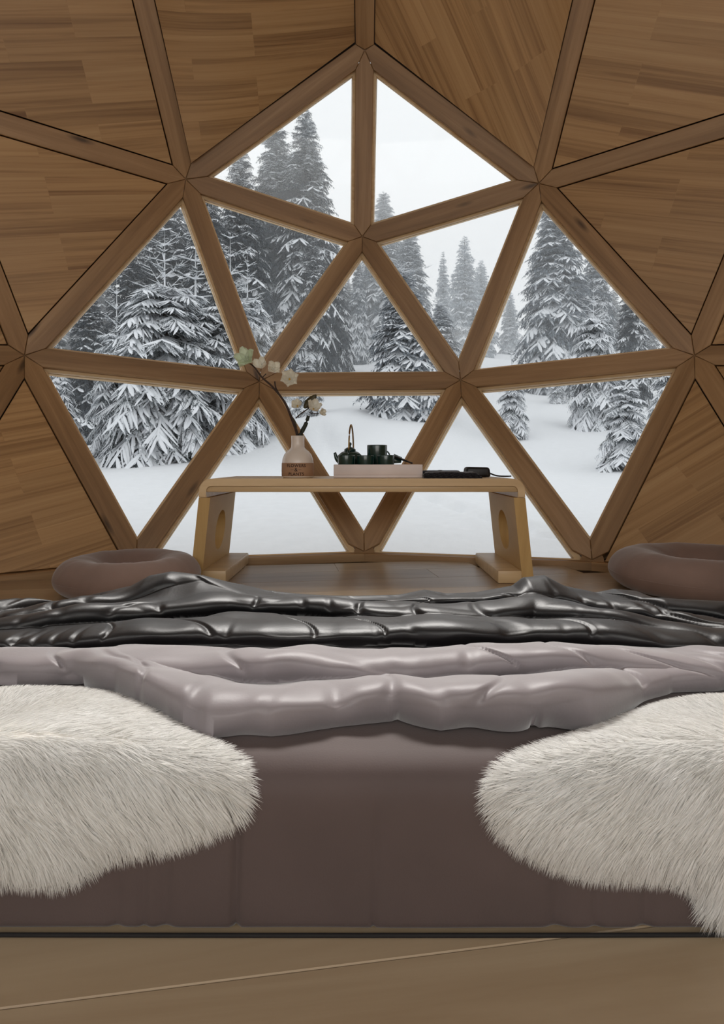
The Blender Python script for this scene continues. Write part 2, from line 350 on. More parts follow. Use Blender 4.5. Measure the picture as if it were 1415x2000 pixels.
# floor: planks turned by nine degrees, each its own board
fl = empty('floor', (0, CY, 0)); tag(fl, 'pale oak plank floor of the dome', kind='structure')
bm = bmesh.new(); bmesh.ops.create_cone(bm, cap_ends=True, segments=64, radius1=RF+.02, radius2=RF+.02, depth=.05)
for v in bm.verts: v.co.z -= .047
bm_obj('floor_base', bm, M['slab'], fl, smooth=False)
th = math.radians(8.5); PW = .205; k = 0
y = -RF
while y < RF:
    yc = y+PW/2; L = math.sqrt(max(.02, (RF-.01)**2-max(abs(y), abs(y+PW))**2)) if max(abs(y), abs(y+PW)) < RF-.01 else 0
    if L > .12:
        x = -L; nxt = -L+random.uniform(.7, 2.0)
        while x < L:
            x1 = min(nxt, L)
            if L-x1 < .35: x1 = L
            bm = bmesh.new(); hl = (x1-x)/2; bbox(bm, -hl+.0004, hl-.0004, -PW/2+.0005, PW/2-.0005, -.022, 0)
            bmesh.ops.bevel(bm, geom=[e for e in bm.edges if e.verts[0].co.z > -.001 and e.verts[1].co.z > -.001], offset=.0012, segments=1, affect='EDGES')
            o = bm_obj('plank', bm, M['floor'], fl, smooth=False)
            cx_ = (x+x1)/2; o.location = (cx_*math.cos(th)-yc*math.sin(th), cx_*math.sin(th)+yc*math.cos(th), 0); o.rotation_euler = (0, 0, th)
            x = x1; nxt = x+random.uniform(1.6, 2.4)
    y += PW
# ---------------------------------------------------------------- snowy ground
ctrl = []
def cp(px, Z, py): ctrl.append(((px-707.5)/F*Z, Z, H-(py-HY)/F*Z))
for a in [(180, 8.6, 912), (350, 8.0, 917), (60, 9, 905), (430, 8.5, 905), (520, 10.5, 850), (620, 14, 802), (700, 17, 770), (810, 12.5, 820), (870, 18, 762),
          (1000, 12, 858), (950, 24, 747), (1100, 28, 738), (1190, 19, 778), (1215, 8.5, 925), (1330, 9, 905), (560, 7, 930), (800, 7, 935), (1000, 7, 950), (1290, 13, 830),
          (700, 45, 690), (1100, 50, 690), (0, 22, 850), (350, 22, 820), (-600, 15, 900), (2000, 15, 890), (500, 40, 700)]: cp(*a)
for x in (-6, -3, 0, 3, 6): ctrl.append((x, 3.2, -.05)); ctrl.append((x, 0, -.05)); ctrl.append((x, 4.5, .02))
ctrl = np.array(ctrl)
def warp(p): # compress far distances so the interpolation behaves
    X, Y = p[..., 0], p[..., 1]; r = np.sqrt(X*X+Y*Y)+1e-6; k = np.log1p(r/4)*4/r; return np.stack([X*k, Y*k], -1)
cw = warp(ctrl[:, :2])
def phi(d): return np.sqrt(d*d+.3)
Am = phi(np.linalg.norm(cw[:, None]-cw[None], axis=-1))+np.eye(len(cw))*-.05
wts = np.linalg.solve(Am, ctrl[:, 2])
def ground(X, Y):
    P = warp(np.stack([np.asarray(X, float), np.asarray(Y, float)], -1)); shp = P.shape[:-1]; P = P.reshape(-1, 2)
    z = (phi(np.linalg.norm(P[:, None]-cw[None], axis=-1))@wts).reshape(shp)
    X = np.asarray(X); Y = np.asarray(Y); r = np.sqrt(X**2+(Y-CY)**2)
    z = z+.05*np.sin(X*1.3+.7*Y)*np.clip((r-4)/6, 0, 1)+.03*np.sin(X*2.9-1.3*Y+1)*np.clip((r-4)/6, 0, 1)
    t = np.clip((r-2.6)/1.6, 0, 1); t = t*t*(3-2*t)
    return np.clip(z, -.4, 9)*t+(-.09)*(1-t)
na, nr = 300, 190
az = np.radians(np.linspace(-105, 105, na)); rr = 2.3*np.exp(np.linspace(0, math.log(75/2.3), nr))
AA, RR = np.meshgrid(az, rr); GX = RR*np.sin(AA); GY = RR*np.cos(AA)+CY; GZ = ground(GX, GY)
# old ski track crossing the slope: two soft grooves with trodden lumps
def seg_dist(X, Y, p, q):
    d = (q-p); t = np.clip(((X-p[0])*d[0]+(Y-p[1])*d[1])/(d@d), 0, 1); return np.hypot(X-p[0]-t*d[0], Y-p[1]-t*d[1])
p_, q_ = np.array([.55, 6.2]), np.array([1.35, 4.15])
dd = seg_dist(GX, GY, p_, q_); GZ = GZ-.08*np.exp(-(dd/.09)**2)*(1+.6*np.sin(GY*14))+.02*np.exp(-((dd-.2)/.09)**2)
p2_, q2_ = np.array([-1.25, 14.]), np.array([-.55, 8.])
dd = seg_dist(GX, GY, p2_, q2_+.3*np.array([1, 0])); GZ = GZ-.06*np.exp(-(dd/.12)**2)
idx = np.arange(na*nr).reshape(nr, na); a_, b_, c_, d_ = idx[:-1, :-1].ravel(), idx[:-1, 1:].ravel(), idx[1:, 1:].ravel(), idx[1:, :-1].ravel()
T = np.concatenate([np.stack([a_, b_, c_], 1), np.stack([a_, c_, d_], 1)])
gme = tris_mesh('snow_ground', np.stack([GX, GY, GZ], -1).reshape(-1, 3), T[:, ::-1]); go = link('snow_ground', gme, M['snow'], smooth=True)
tag(go, 'smooth deep snow covering the slope outside the dome', kind='structure')
# ---------------------------------------------------------------- spruce trees
def snow_clump(L, wd, th_, r):
    """lens of snow along +X, drooping a little at the tip"""
    ts = [0, .25, .6, .88, 1.0]; V = []; Tt = []
    for i, t in enumerate(ts):
        k = (.25+1.1*math.sin(math.pi*min(1, t*.85+.12)))*(1 if t < 1 else .45); ww = wd*k*r.uniform(.8, 1.2); hh = th_*k*r.uniform(.8, 1.25)
        for c_, s_ in ((-1, -.25), (-.6, .75), (0, 1), (.6, .75), (1, -.25)): V.append((L*t, c_*ww, s_*hh))
    for i in range(len(ts)-1):
        for k in range(4):
            a, b = i*5+k, i*5+k+1; Tt += [(a, b, b+5), (a, b+5, a+5)]
    return np.array(V), np.array(Tt)
def needles_along(L, n, ln, wd, r, down=.35):
    V = []; Tt = []
    for k in range(n):
        t = r.uniform(.02, 1.0); a = r.uniform(0, 2*math.pi); f_ = ln*(1.15-.5*t)
        d = np.array([.75, math.cos(a)*.9, math.sin(a)*.6-down]); d /= np.linalg.norm(d); p = np.array([L*t, 0, 0]); s_ = np.cross(d, [r.uniform(-1, 1), r.uniform(-1, 1), 1.]); s_ /= np.linalg.norm(s_)+1e-6
        i = len(V); V += [p-s_*wd, p+s_*wd, p+d*f_]; Tt.append((i, i+1, i+2))
    return np.array(V), np.array(Tt)
def rotz(a): c, s_ = math.cos(a), math.sin(a); return np.array([[c, -s_, 0], [s_, c, 0], [0, 0, 1]])
def roty(a): c, s_ = math.cos(a), math.sin(a); return np.array([[c, 0, s_], [0, 1, 0], [-s_, 0, c]])
def cat(parts):
    Vs, Ts, o = [], [], 0
    for V, T_ in parts: Vs.append(V); Ts.append(T_+o); o += len(V)
    return np.concatenate(Vs), np.concatenate(Ts)
def branch_template(seed, shoots, needles, nlen, nwid, snow_w, snow_h, fringe=0):
    """a spruce bough of length 1 along +X: snow lenses and needle sprays, returned apart"""
    r = np.random.default_rng(seed); sn, nd = [], []
    v, t = needles_along(1.0, needles*3, nlen*1.3, nwid, r); nd.append((v, t))
    v, t = snow_clump(1.02, snow_w*1.1, snow_h*1.2, r); v[:, 2] += .012; sn.append((v, t))
    for side in (-1, 1):
        for k in range(shoots):
            p = .12+.84*(k+.5+r.uniform(-.3, .3))/shoots; L = (.16+.40*math.sin(math.pi*min(1, (1-p)*.9+.08))*(1-p*.35))*r.uniform(.75, 1.15)
            A = rotz(side*math.radians(r.uniform(42, 66))) @ roty(math.radians(r.uniform(12, 42)))
            v, t = needles_along(L, needles, nlen, nwid, r, .5); nd.append((v@A.T+[p, 0, 0], t))
            v, t = snow_clump(L*r.uniform(.85, 1.05), snow_w*r.uniform(.6, 1.3), snow_h*r.uniform(.6, 1.4), r); v[:, 2] += .008
            # break up the snow so dark gaps remain
            if fringe:
                v3, t3 = needles_along(L, fringe, .05, nwid*1.1, r, -.15); v3[:, 2] += .006; sn.append((v3@A.T+[p, 0, 0], t3))
            if r.uniform() < .86: sn.append((v@A.T+[p, 0, 0], t))
    return cat(sn), cat(nd)
TPL = {'near': [branch_template(s, 17, 14, .075, .006, .0225, .015, 7) for s in range(4)],
       'mid': [branch_template(s+10, 9, 16, .11, .013, .032, .016, 3) for s in range(4)],
       'far': [branch_template(s+20, 5, 9, .18, .03, .045, .014) for s in range(3)]}
def make_tree(name, seed, height, width, kind, spires=0, snow=1.0, dens=1.0, lowest=.04, droop=.55, mats=('needle', 'tsnow'), lens=1.0):
    """returns (trunk, needles, snow) meshes; base at the origin"""
    r = np.random.default_rng(seed); tp = TPL[kind]; SN, NDL = [], []
    step = {'near': .115, 'mid': .03*height**.75, 'far': .045*height**.8}[kind]/dens
    z = height*lowest; top = height*(.985 if spires == 0 else 1-spires)
    rad = lambda t: width/2*((1-t)**.85)*(.55+.45*min(1, t*6+.25))+.03*width
    k = 0
    while z < top:
        t = z/height; n = {'near': 7, 'mid': 8, 'far': 7}[kind]
        if t > .8: n = 5
        a0 = r.uniform(0, 6.28)
        for j in range(n):
            a = a0+2*math.pi*j/n+r.uniform(-.25, .25); L = rad(t)*r.uniform(.72, 1.14)
            (sv, st), (nv, ntr) = tp[r.integers(len(tp))]
            pitch = math.radians((-28+55*t)+r.uniform(-9, 9)); dk = droop*(1-t*.5)*r.uniform(.7, 1.3)
            sw = r.uniform(.8, 1.15)*min(1.25, .75+.5*t+.1)
            for (vv, tt, acc, keep) in ((sv, st, SN, snow), (nv, ntr, NDL, 1)):
                if keep < 1 and r.uniform() > keep: continue
                v = vv*np.array([1, sw, 1]); v = v.copy(); x = v[:, 0].copy()
                v[:, 2] -= dk*.55*x*x; v = v*L; A = rotz(a)@roty(-pitch); v = v@A.T; v[:, 2] += z+r.uniform(-.03, .03); acc.append((v, tt))
        z += step*(1.15-.45*t)*r.uniform(.85, 1.15); k += 1
    # leader with frosted whorls
    def stick(p, q, ra):
        p, q = np.array(p, float), np.array(q, float); d = q-p; d /= np.linalg.norm(d); u = np.cross(d, [.3, .9, .2]); u /= np.linalg.norm(u); w_ = np.cross(d, u)
        V = [p+u*ra, p-u*ra*.5+w_*ra*.87, p-u*ra*.5-w_*ra*.87, q]; return np.array(V), np.array([(0, 1, 3), (1, 2, 3), (2, 0, 3)])
    if spires:
        zt = top-.1*height*spires
        SN.append(stick((0, 0, zt-.5), (0, 0, height), .026))
        zz = zt
        while zz < height*.985:
            f_ = (height-zz)/(height-zt+1e-6)
            for j in range(6):
                a = r.uniform(0, 6.28); L = (.12+.42*f_)*width*.42*r.uniform(.7, 1.2)
                p = (0, 0, zz); q = (math.cos(a)*L, math.sin(a)*L, zz+L*r.uniform(.25, .6)); SN.append(stick(p, q, .014))
                for e in range(5):
                    tt_ = r.uniform(.25, .9); pp = np.array(p)*(1-tt_)+np.array(q)*tt_; a2 = a+r.choice([-1, 1])*.8; l2 = L*.35; SN.append(stick(pp, pp+[math.cos(a2)*l2, math.sin(a2)*l2, l2*.25], .010)); 
                    NDL.append(stick(pp-[0, 0, .012], pp+[math.cos(a2)*l2, math.sin(a2)*l2, l2*.15-.015], .006))
            zz += .045*height*spires/.22+.04
    V, Fc = tube([(0, 0, -.3), (0, 0, height*.5), (0, 0, height*(.96-spires))], [.022*height, .011*height, .002*height], 6)
    tm = mesh('trunk', V, Fc); tm.materials.append(M['bark'])
    v, t = cat(NDL); nm = tris_mesh('needles', v, t); nm.materials.append(M[mats[0]])
    v, t = cat(SN); sm = tris_mesh('snow_load', v, t); sm.materials.append(M[mats[1]]); sm.polygons.foreach_set('use_smooth', [True]*len(sm.polygons))
    return tm, nm, sm
def tree(meshes, h0, px, ptop, Z, name, label, group=None, wscale=1.0, rot=0, lean=0, sink=0):
    X = (px-707.5)/F*Z; zg = float(ground(np.array(X), np.array(Z)))-sink; ztop = H-(ptop-HY)/F*Z; s_ = (ztop-zg)/h0
    root = empty(name, (X, Z, zg)); tag(root, label, 'tree', group)
    root.rotation_euler = (0, lean, rot); root.scale = (s_*wscale, s_*wscale, s_)
    for nm, m_ in zip(('trunk', 'needles', 'snow_load'), meshes):
        o = bpy.data.objects.new(nm, m_); C.objects.link(o); o.parent = root
        if nm != 'trunk': o['kind'] = 'stuff'
    return root
NA = make_tree('a', 1, 3.9, 2.5, 'near', spires=.27, droop=.75, dens=.95, lowest=.03)
NB = make_tree('b', 2, 3.0, 1.5, 'near', spires=.34, droop=.6, dens=1.0)
NC = make_tree('c', 3, 2.0, 1.0, 'near', spires=.30, droop=.8, dens=.95)
MD = make_tree('d', 4, 6.0, 3.4, 'mid', spires=.05, droop=.8, dens=1.0, lowest=.02, mats=('needle_f', 'tsnow'))
LD = make_tree('e', 5, 10.0, 4.6, 'mid', snow=.5, droop=.7, dens=1.0, lowest=.03, mats=('needle_d', 'tsnow'))
LF = make_tree('f', 6, 12.0, 5.2, 'mid', snow=.6, droop=.9, dens=1.1, lowest=.03, mats=('needle_f', 'tsnow'))
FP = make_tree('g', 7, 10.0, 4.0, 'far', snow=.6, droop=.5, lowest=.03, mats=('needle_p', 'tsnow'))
FD = make_tree('h', 8, 11.0, 4.6, 'far', snow=.45, droop=.6, lowest=.02, mats=('needle_d', 'tsnow'))
yg = 'young snow-laden spruces close to the dome'; bgp = 'tall forest spruces behind the young trees'
tree(NA, 3.9, 322, 432, 8.8, 'spruce', 'largest young spruce, left windows, heavy snow down to the ground', yg, 1.0, .3)
tree(NB, 3.0, 382, 455, 9.6, 'spruce', 'young spruce just right of the largest one, frosted bare leader', yg, 1.25, 1.1)
tree(NB, 3.0, 228, 528, 9.4, 'spruce', 'slim young spruce left of the largest one, thin upper whorls', yg, .8, 2.3)
tree(NA, 3.9, 110, 668, 8.4, 'spruce', 'low young spruce cut off by the left edge of the windows', yg, .8, 1.7)
tree(NB, 3.0, 450, 446, 9.8, 'spruce', 'young spruce behind the slanting beam, spiky snowy top', yg, 1.0, 4.3)
tree(NA, 3.9, 484, 482, 10.6, 'spruce', 'young spruce above the flower spray with twin-looking leader', yg, .75, 5.1)
tree(NC, 2.0, 520, 600, 11.0, 'spruce', 'small spruce right of the flower spray at the wood edge', yg, 1.2, .6)
tree(NB, 3.0, 598, 664, 13.0, 'spruce', 'small spruce with star-shaped frosted tip above the horizontal beam, centre left', yg, 1.1, 2.9)
tree(MD, 6.0, 790, 520, 13.2, 'spruce', 'broad snow-covered spruce at the centre, boughs sweeping to the slope', yg, 1.2, .5)
tree(MD, 6.0, 860, 588, 16.5, 'spruce', 'snowy spruce half hidden behind the broad central one', yg, 1.15, 3.5)
tree(NC, 2.0, 1000, 676, 12.0, 'spruce', 'little lone spruce standing on the open slope right of centre', yg, .95, 1.9)
tree(NA, 3.9, 1160, 540, 13.0, 'spruce', 'layered young spruce in front of the tall right-hand tree', yg, .78, 4.0)
tree(NC, 2.0, 1090, 700, 17.0, 'spruce', 'tiny spruce at the foot of the tall right-hand tree', yg, 1.1, 5.0)
tree(NC, 2.0, 1222, 690, 9.0, 'spruce', 'young spruce in the lower right window, drooping snowy boughs', yg, 1.2, .9)
tree(NA, 3.9, 1318, 640, 10.0, 'spruce', 'snowy spruce cut off by the right frame of the windows', yg, .9, 2.2)
# forest behind
for i, (m_, h0, px, pt, Z, ws, lab) in enumerate([
    (LD, 10., 597, 205, 21, .8, 'tall dark spruce with the highest pointed top, upper left window'),
    (LD, 10., 540, 222, 22, .85, 'tall dark spruce just left of the highest one'),
    (LD, 10., 470, 275, 17, .8, 'dark spruce whose top is cut by the upper left beam'),
    (LD, 10., 405, 330, 16, .8, 'dark spruce behind the join of beams at upper left'),
    (LD, 10., 330, 330, 18, .9, 'dark spruce straight behind the largest young one'),
    (FD, 11., 255, 430, 17, 1.0, 'dark spruce showing between the two left young spruces'),
    (FD, 11., 175, 540, 15, 1.0, 'dark spruce at the left edge behind the slim young one'),
    (FD, 11., 90, 560, 17, 1.1, 'dark spruce farthest left, mostly behind the wall'),
    (LD, 10., 655, 455, 24, .7, 'grey spruce under the middle join of beams'),
    (LD, 10., 612, 440, 20, .7, 'grey drooping spruce left of the middle join of beams'),
    (LF, 12., 700, 490, 27, .6, 'rimed spruce right below the middle join of beams'),
    (LF, 12., 750, 372, 32, 1.12, 'pale spruce with its top in the upper right window'),
    (LF, 12., 800, 440, 29, 1.12, 'pale rimed spruce behind the broad central one'),
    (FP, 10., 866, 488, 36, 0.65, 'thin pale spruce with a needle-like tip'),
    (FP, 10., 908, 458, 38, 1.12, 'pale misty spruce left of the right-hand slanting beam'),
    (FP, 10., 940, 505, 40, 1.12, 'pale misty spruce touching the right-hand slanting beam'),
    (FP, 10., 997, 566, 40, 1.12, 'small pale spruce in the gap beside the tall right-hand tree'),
    (LF, 12., 1085, 345, 21, 1.0, 'tallest grey spruce in the right window, wide layered boughs'),
    (LF, 12., 1165, 440, 23, .8, 'grey spruce right of the tallest one in the right window'),
    (LD, 10., 1235, 520, 17, .75, 'dark grey spruce by the right edge of the window'),
    (LD, 10., 1320, 560, 18, .8, 'dark spruce farthest right behind the wall panel'),
    (LF, 12., 925, 600, 28, 0.72, 'snowy spruce low between the two right slanting beams')]):
    tree(m_, h0, px, pt, Z, 'spruce', lab, bgp, ws, i*1.37)
# dense forest fill further back
FN = ['farthest left above the small side panels', 'left of the slim young spruce', 'between the slim and the largest young spruce', "behind the largest young spruce's right side", 'behind the two spiky leaders at centre left', 'behind the highest dark spruce, lower left of it', 'under the highest dark spruce', 'left below the middle join of beams', 'straight below the middle join of beams', 'right below the middle join of beams', 'behind the broad central spruce', 'behind the layered young spruce at the right', 'behind the dark spruce at the right edge', 'farthest right behind the wall panel', 'under the tallest grey spruce', 'far out in the left corner of the wood', 'between the two pale misty spruces', 'in the far gap at the right slanting beam']
fill = [(120, 470, 30), (200, 480, 28), (290, 440, 30), (370, 420, 27), (440, 430, 28), (505, 440, 30), (560, 450, 30), (635, 520, 34), (680, 540, 36), (730, 560, 40), (1200, 560, 30), (1270, 600, 28), (1350, 610, 26), (1130, 560, 32), (20, 520, 26), (840, 600, 42), (955, 620, 36)]
for i, (px, pt, Z) in enumerate(fill):
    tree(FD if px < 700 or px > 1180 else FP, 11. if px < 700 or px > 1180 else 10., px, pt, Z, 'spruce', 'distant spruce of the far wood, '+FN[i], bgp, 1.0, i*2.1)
# ---------------------------------------------------------------- bed: mattress
def fabric(name, col, rough, sheen=.3, bump=.15, scale=320, var=.12, spec=.5):
    N = NT(name); tc = N.n('ShaderNodeTexCoord'); n1 = N.n('ShaderNodeTexNoise', {'Vector': tc.outputs['Object'], 'Scale': float(scale), 'Detail': 3.})
    n2 = N.n('ShaderNodeTexNoise', {'Vector': tc.outputs['Object'], 'Scale': 6., 'Detail': 4.})
    c = ramp(N, n2.outputs['Fac'], [(.3, tuple(x*(1-var) for x in col)), (.7, tuple(min(1, x*(1+var)) for x in col))]); N.l(c, N.b.inputs['Base Color'])
    N.b.inputs['Roughness'].default_value = rough; N.b.inputs['Sheen Weight'].default_value = sheen; N.b.inputs['Sheen Roughness'].default_value = .4
    N.b.inputs['Specular IOR Level'].default_value = spec
    b = N.n('ShaderNodeBump', {'Height': n1.outputs['Fac'], 'Strength': bump, 'Distance': .001}); N.l(b.outputs[0], N.b.inputs['Normal']); return N.m
M['mattress'] = fabric('mauve_brown_sheet', srgb(84, 71, 69), .75, .25, .2, 500)
M['quilt'] = fabric('mauve_grey_satin', srgb(138, 131, 134), .48, .5, .15, 260, spec=.4)
M['throw'] = fabric('shade_black_fabric', srgb(15, 14, 16), .44, .06, .2, 260, .2, spec=.5)  # same bed fabric as the quilt, shade of the far folds put into its colour
M['suede'] = fabric('brown_suede', srgb(126, 104, 94), .85, .35, .3, 220)
BH, BZ, BE, BX = .172, .60, 1.29, .74
NV = lambda x, y, z: noise.noise(Vector((x, y, z)))
rB = .035
xs_ = np.concatenate([-BX+rB*(1-np.cos(np.linspace(0, math.pi/2, 7)[:-1])), np.linspace(-BX+rB, BX-rB, 420), BX-rB*(1-np.cos(np.linspace(math.pi/2, 0, 7)[1:]))])
def rrect(y0, y1, z0, z1, rt, rb_):
    P = []
    for cy_, cz_, r_, a0 in ((y1-rt, z1-rt, rt, 0), (y0+rt, z1-rt, rt, 90), (y0+rb_, z0+rb_, rb_, 180), (y1-rb_, z0+rb_, rb_, 270)):
        P += [(cy_+r_*math.cos(math.radians(a0+k*15)), cz_+r_*math.sin(math.radians(a0+k*15))) for k in range(7)]
        if a0 == 90: P += [(y0, z1-rt-(z1-rt-z0-rb_)*k/14) for k in range(1, 14)]
        if a0 == 0: P += [(y1-rt-(y1-y0-2*rt)*k/12, z1) for k in range(1, 12)]
    return P
V, Fc = [], []
for x in xs_:
    u = max(0, (abs(x)-(BX-rB))/rB); e = rB*(1-math.sqrt(max(0, 1-u*u)))*.98; P = rrect(BZ+e, BE-e, .003+e*.3, BH-e, rB-e*.5, .012)
    for y, z in P:
        if y < BZ+.02:
            k = min(1, max(0, (.15-z)/.05)); cr = 0
            for cx_, wd_, am in ((-.128, .0035, .006), (-.20, .007, .0035), (-.222, .004, .003), (-.25, .006, .003), (.013, .002, .003), (.20, .009, .004), (.24, .006, .003), (.29, .008, .004)):
                cr += am*math.exp(-((x-cx_-.03*(z-.05))/wd_)**2)
            y += cr*k+.0025*NV(x*6, z*8, 1)-.003*math.cos(x*2)
        elif z > BH-.01: z += .003*NV(x*5, y*5, 2)
        V.append((x, y, z))
nP = len(P)
for a in range(len(xs_)-1):
    for k in range(nP): Fc.append((a*nP+k, (a+1)*nP+k, (a+1)*nP+(k+1) % nP, a*nP+(k+1) % nP))
Fc.append(tuple(range(nP))); Fc.append(tuple((len(xs_)-1)*nP+k for k in range(nP))[::-1])
mt = link('mattress', mesh('mattress', V, Fc), M['mattress'], smooth=True)
V, Fc = tube([(x, BZ-.0015-.003*math.cos(x*2), .0025) for x in np.linspace(-BX+.02, BX-.02, 60)], .0022, 8); link('base_shadow_strip', mesh('base_shadow_strip', V, Fc), plain('base_shadow_black', srgb(22, 19, 19), .8), mt, smooth=True)  # dark strip standing in for the shadow line under the mattress front
tag(mt, 'low mauve-brown mattress lying on the oak floor in the foreground', 'mattress')
# ---------------------------------------------------------------- folded covers
def on_bed(px, py, z=BH+.004):
    Y = (H-z)*F/(py-HY); return ((px-707.5)/F*Y, Y)
def curve_xy(pts, zz=BH+.004):
    a = np.array(sorted(on_bed(px, py, zz) for px, py in pts)); return a
FOLD = {  # near lower edge of every fold (picture points lifted onto the bed top), height, depth
 1: ([(-250, 1330), (150, 1330), (250, 1348), (300, 1377), (350, 1402), (430, 1428), (550, 1425), (650, 1412), (705, 1402), (760, 1396), (850, 1412), (950, 1413), (1040, 1414), (1120, 1405), (1200, 1382), (1300, 1348), (1700, 1325)], .040, .135),
 2: ([(-300, 1335), (0, 1335), (200, 1331), (400, 1336), (520, 1347), (620, 1342), (700, 1346), (850, 1346), (1000, 1334), (1200, 1336), (1415, 1341), (1700, 1345)], .038, .15),
 3: ([(-500, 1330), (0, 1290), (150, 1283), (300, 1272), (450, 1267), (560, 1269), (700, 1268), (870, 1273), (1050, 1270), (1200, 1281), (1415, 1297), (1900, 1340)], .030, .16),
 4: ([(-500, 1320), (0, 1262), (150, 1240), (300, 1222), (450, 1211), (600, 1213), (700, 1222), (860, 1236), (980, 1232), (1050, 1226), (1200, 1252), (1300, 1268), (1415, 1290), (1900, 1350)], .033, .15),
 5: ([(-500, 1290), (0, 1243), (150, 1215), (300, 1195), (400, 1187), (500, 1200), (600, 1190), (700, 1184), (850, 1200), (1000, 1194), (1150, 1203), (1300, 1226), (1415, 1256), (1900, 1300)], .031, .14),
 6: ([(-500, 1260), (0, 1225), (250, 1172), (350, 1163), (450, 1176), (550, 1182), (650, 1172), (760, 1186), (900, 1178), (1000, 1164), (1100, 1162), (1200, 1186), (1300, 1208), (1900, 1260)], .028, .14)}
FC = {k: curve_xy(v[0]) for k, v in FOLD.items()}
edge_z = lambda k, x: np.interp(x, FC[k][:, 0], FC[k][:, 1])
sil = np.array([(-400, 1330), (0, 1226), (60, 1205), (120, 1178), (200, 1158), (260, 1142), (300, 1120), (340, 1113), (400, 1119), (450, 1133), (520, 1152), (600, 1163), (700, 1166), (780, 1163), (830, 1152), (870, 1160), (930, 1157),
                (1000, 1142), (1020, 1124), (1060, 1121), (1100, 1142), (1165, 1158), (1200, 1150), (1250, 1156), (1300, 1180), (1350, 1204), (1415, 1226), (1800, 1330)], float)
ZR = 1.27
sx_ = (sil[:, 0]-707.5)/F*ZR; sz_ = H-(sil[:, 1]-HY)/F*ZR
def sstep(t): t = np.clip(t, 0, 1); return t*t*(3-2*t)
def npnoise(X, Y, sx, sy, seed):
    out = np.zeros(X.shape); r = np.random.default_rng(seed)
    for k in range(14):
        a = r.uniform(0, 2*math.pi); fr = r.uniform(.6, 2.2); out += np.sin(fr*(X*sx*math.cos(a)+Y*sy*math.sin(a))*2*math.pi+r.uniform(0, 6.28))/14**.5/fr
    return out
def cover_z(X, Y, folds, base_off, pucker=1.0, seed=0):
    side = sstep((np.abs(X)-(BX-.02))/.07)                          # falls over the bed's sides
    far = sstep((Y-(BE-.0))/.13)
    base = (BH+base_off)*(1-np.maximum(side, far))+.010*np.maximum(side, far)
    bump = np.zeros(X.shape)
    Xw = X+.012*npnoise(X, Y, 3, 3, seed+9)
    for k in folds:
        e = edge_z(k, Xw)+.006*npnoise(X, Y, 6, 2, seed+k); a, wd = FOLD[k][1:]
        t = (Y-e)/wd; aa = a*(1+.22*npnoise(X, Y*0, 3.1, 1, seed+20+k))
        tc_ = np.clip(t, 0, 1); s_ = np.maximum(np.sin(math.pi*tc_**.66), 0)**.62; s_[t < 0] = 0
        bump = np.maximum(bump, aa*s_)
        # short puckers running across the roll
        ph = npnoise(X, Y, 2.2, .6, seed+40+k)*4; pk = np.maximum(0, np.sin(X*70+ph*2+Y*14))**3*np.clip(.6+npnoise(X, Y, 2, 1, seed+60+k), 0, 1)
        nn = npnoise(X+.35*Y+.02*np.sin(Y*30), Y, 4.5, 1.2, seed+80+k); bump -= .0034*pucker*np.exp(-(nn/.13)**2)*np.clip(t/.12, 0, 1)*np.clip(1.3-t, 0, 1)
        bump += -.0030*pucker*pk*np.clip(t/.1, 0, 1)*np.clip(1-t/.8, 0, 1)
    z = base+bump
    return z, bump
def grid_mesh(name, fz, x0, x1, yfun0, yfun1, nx, ny, m, smooth=True):
    U, Vv = np.meshgrid(np.linspace(x0, x1, nx), np.linspace(0, 1, ny)); Y = yfun0(U)+(yfun1(U)-yfun0(U))*Vv; Z = fz(U, Y, Vv)
    if isinstance(Z, tuple): Z, B_ = Z; Y = Y-1.0*B_
    I = np.arange(nx*ny).reshape(ny, nx); a, b, c, d = I[:-1, :-1].ravel(), I[:-1, 1:].ravel(), I[1:, 1:].ravel(), I[1:, :-1].ravel()
    me = tris_mesh(name, np.stack([U, Y, Z], -1).reshape(-1, 3), np.concatenate([np.stack([a, b, c], 1), np.stack([a, c, d], 1)])); return link(name, me, m, smooth=smooth)
def quilt_z(U, Y, V):
    z, B_ = cover_z(U, Y, [1, 2], .004, 1.5, 3)
    z += .0015*npnoise(U, Y, 9, 9, 11)
    z = np.where(V < .02, BH+.003, z)
    return z, B_
q = grid_mesh('quilt', quilt_z, -BX-.05, BX+.05, lambda u: edge_z(1, u)-.002, lambda u: edge_z(3, u)+.03, 430, 125, M['quilt'])
tag(q, 'shiny mauve-grey satin quilt lying in two long rolls on the mattress', 'quilt')
def throw_z(U, Y, V):
    z, B_ = cover_z(U, Y, [3, 4, 5, 6], .012, 1.3, 31)
    z += .0022*npnoise(U, Y, 7, 5, 13)+.0045*np.abs(npnoise(U+Y*.5, Y*2.2, 3.2, 3.2, 14))*np.clip((Y-1.0)/.1, 0, 1)
    rz = np.interp(U, sx_, sz_); tgt = np.maximum(z, rz); wgt = np.exp(-((Y-ZR)/.055)**2)
    z2 = z*(1-wgt)+np.where(rz > .05, rz, z)*wgt
    far = sstep((Y-(BE+.0))/.14); z2 = z2*(1-far)+.008*far*(1+.5*npnoise(U, Y, 4, 4, 5))
    ed = sstep(V/.015); return np.maximum(z2*ed+(BH+.009)*(1-ed), .006), B_*ed*(1-far)
t_ = grid_mesh('throw_blanket', throw_z, -BX-.12, BX+.12, lambda u: edge_z(3, u), lambda u: 1.44+.02*np.sin(u*9), 480, 210, M['throw'])
tag(t_, 'throw of the quilt fabric, blackened for shade, crumpled in heavy folds along the far end of the bed', 'blanket')
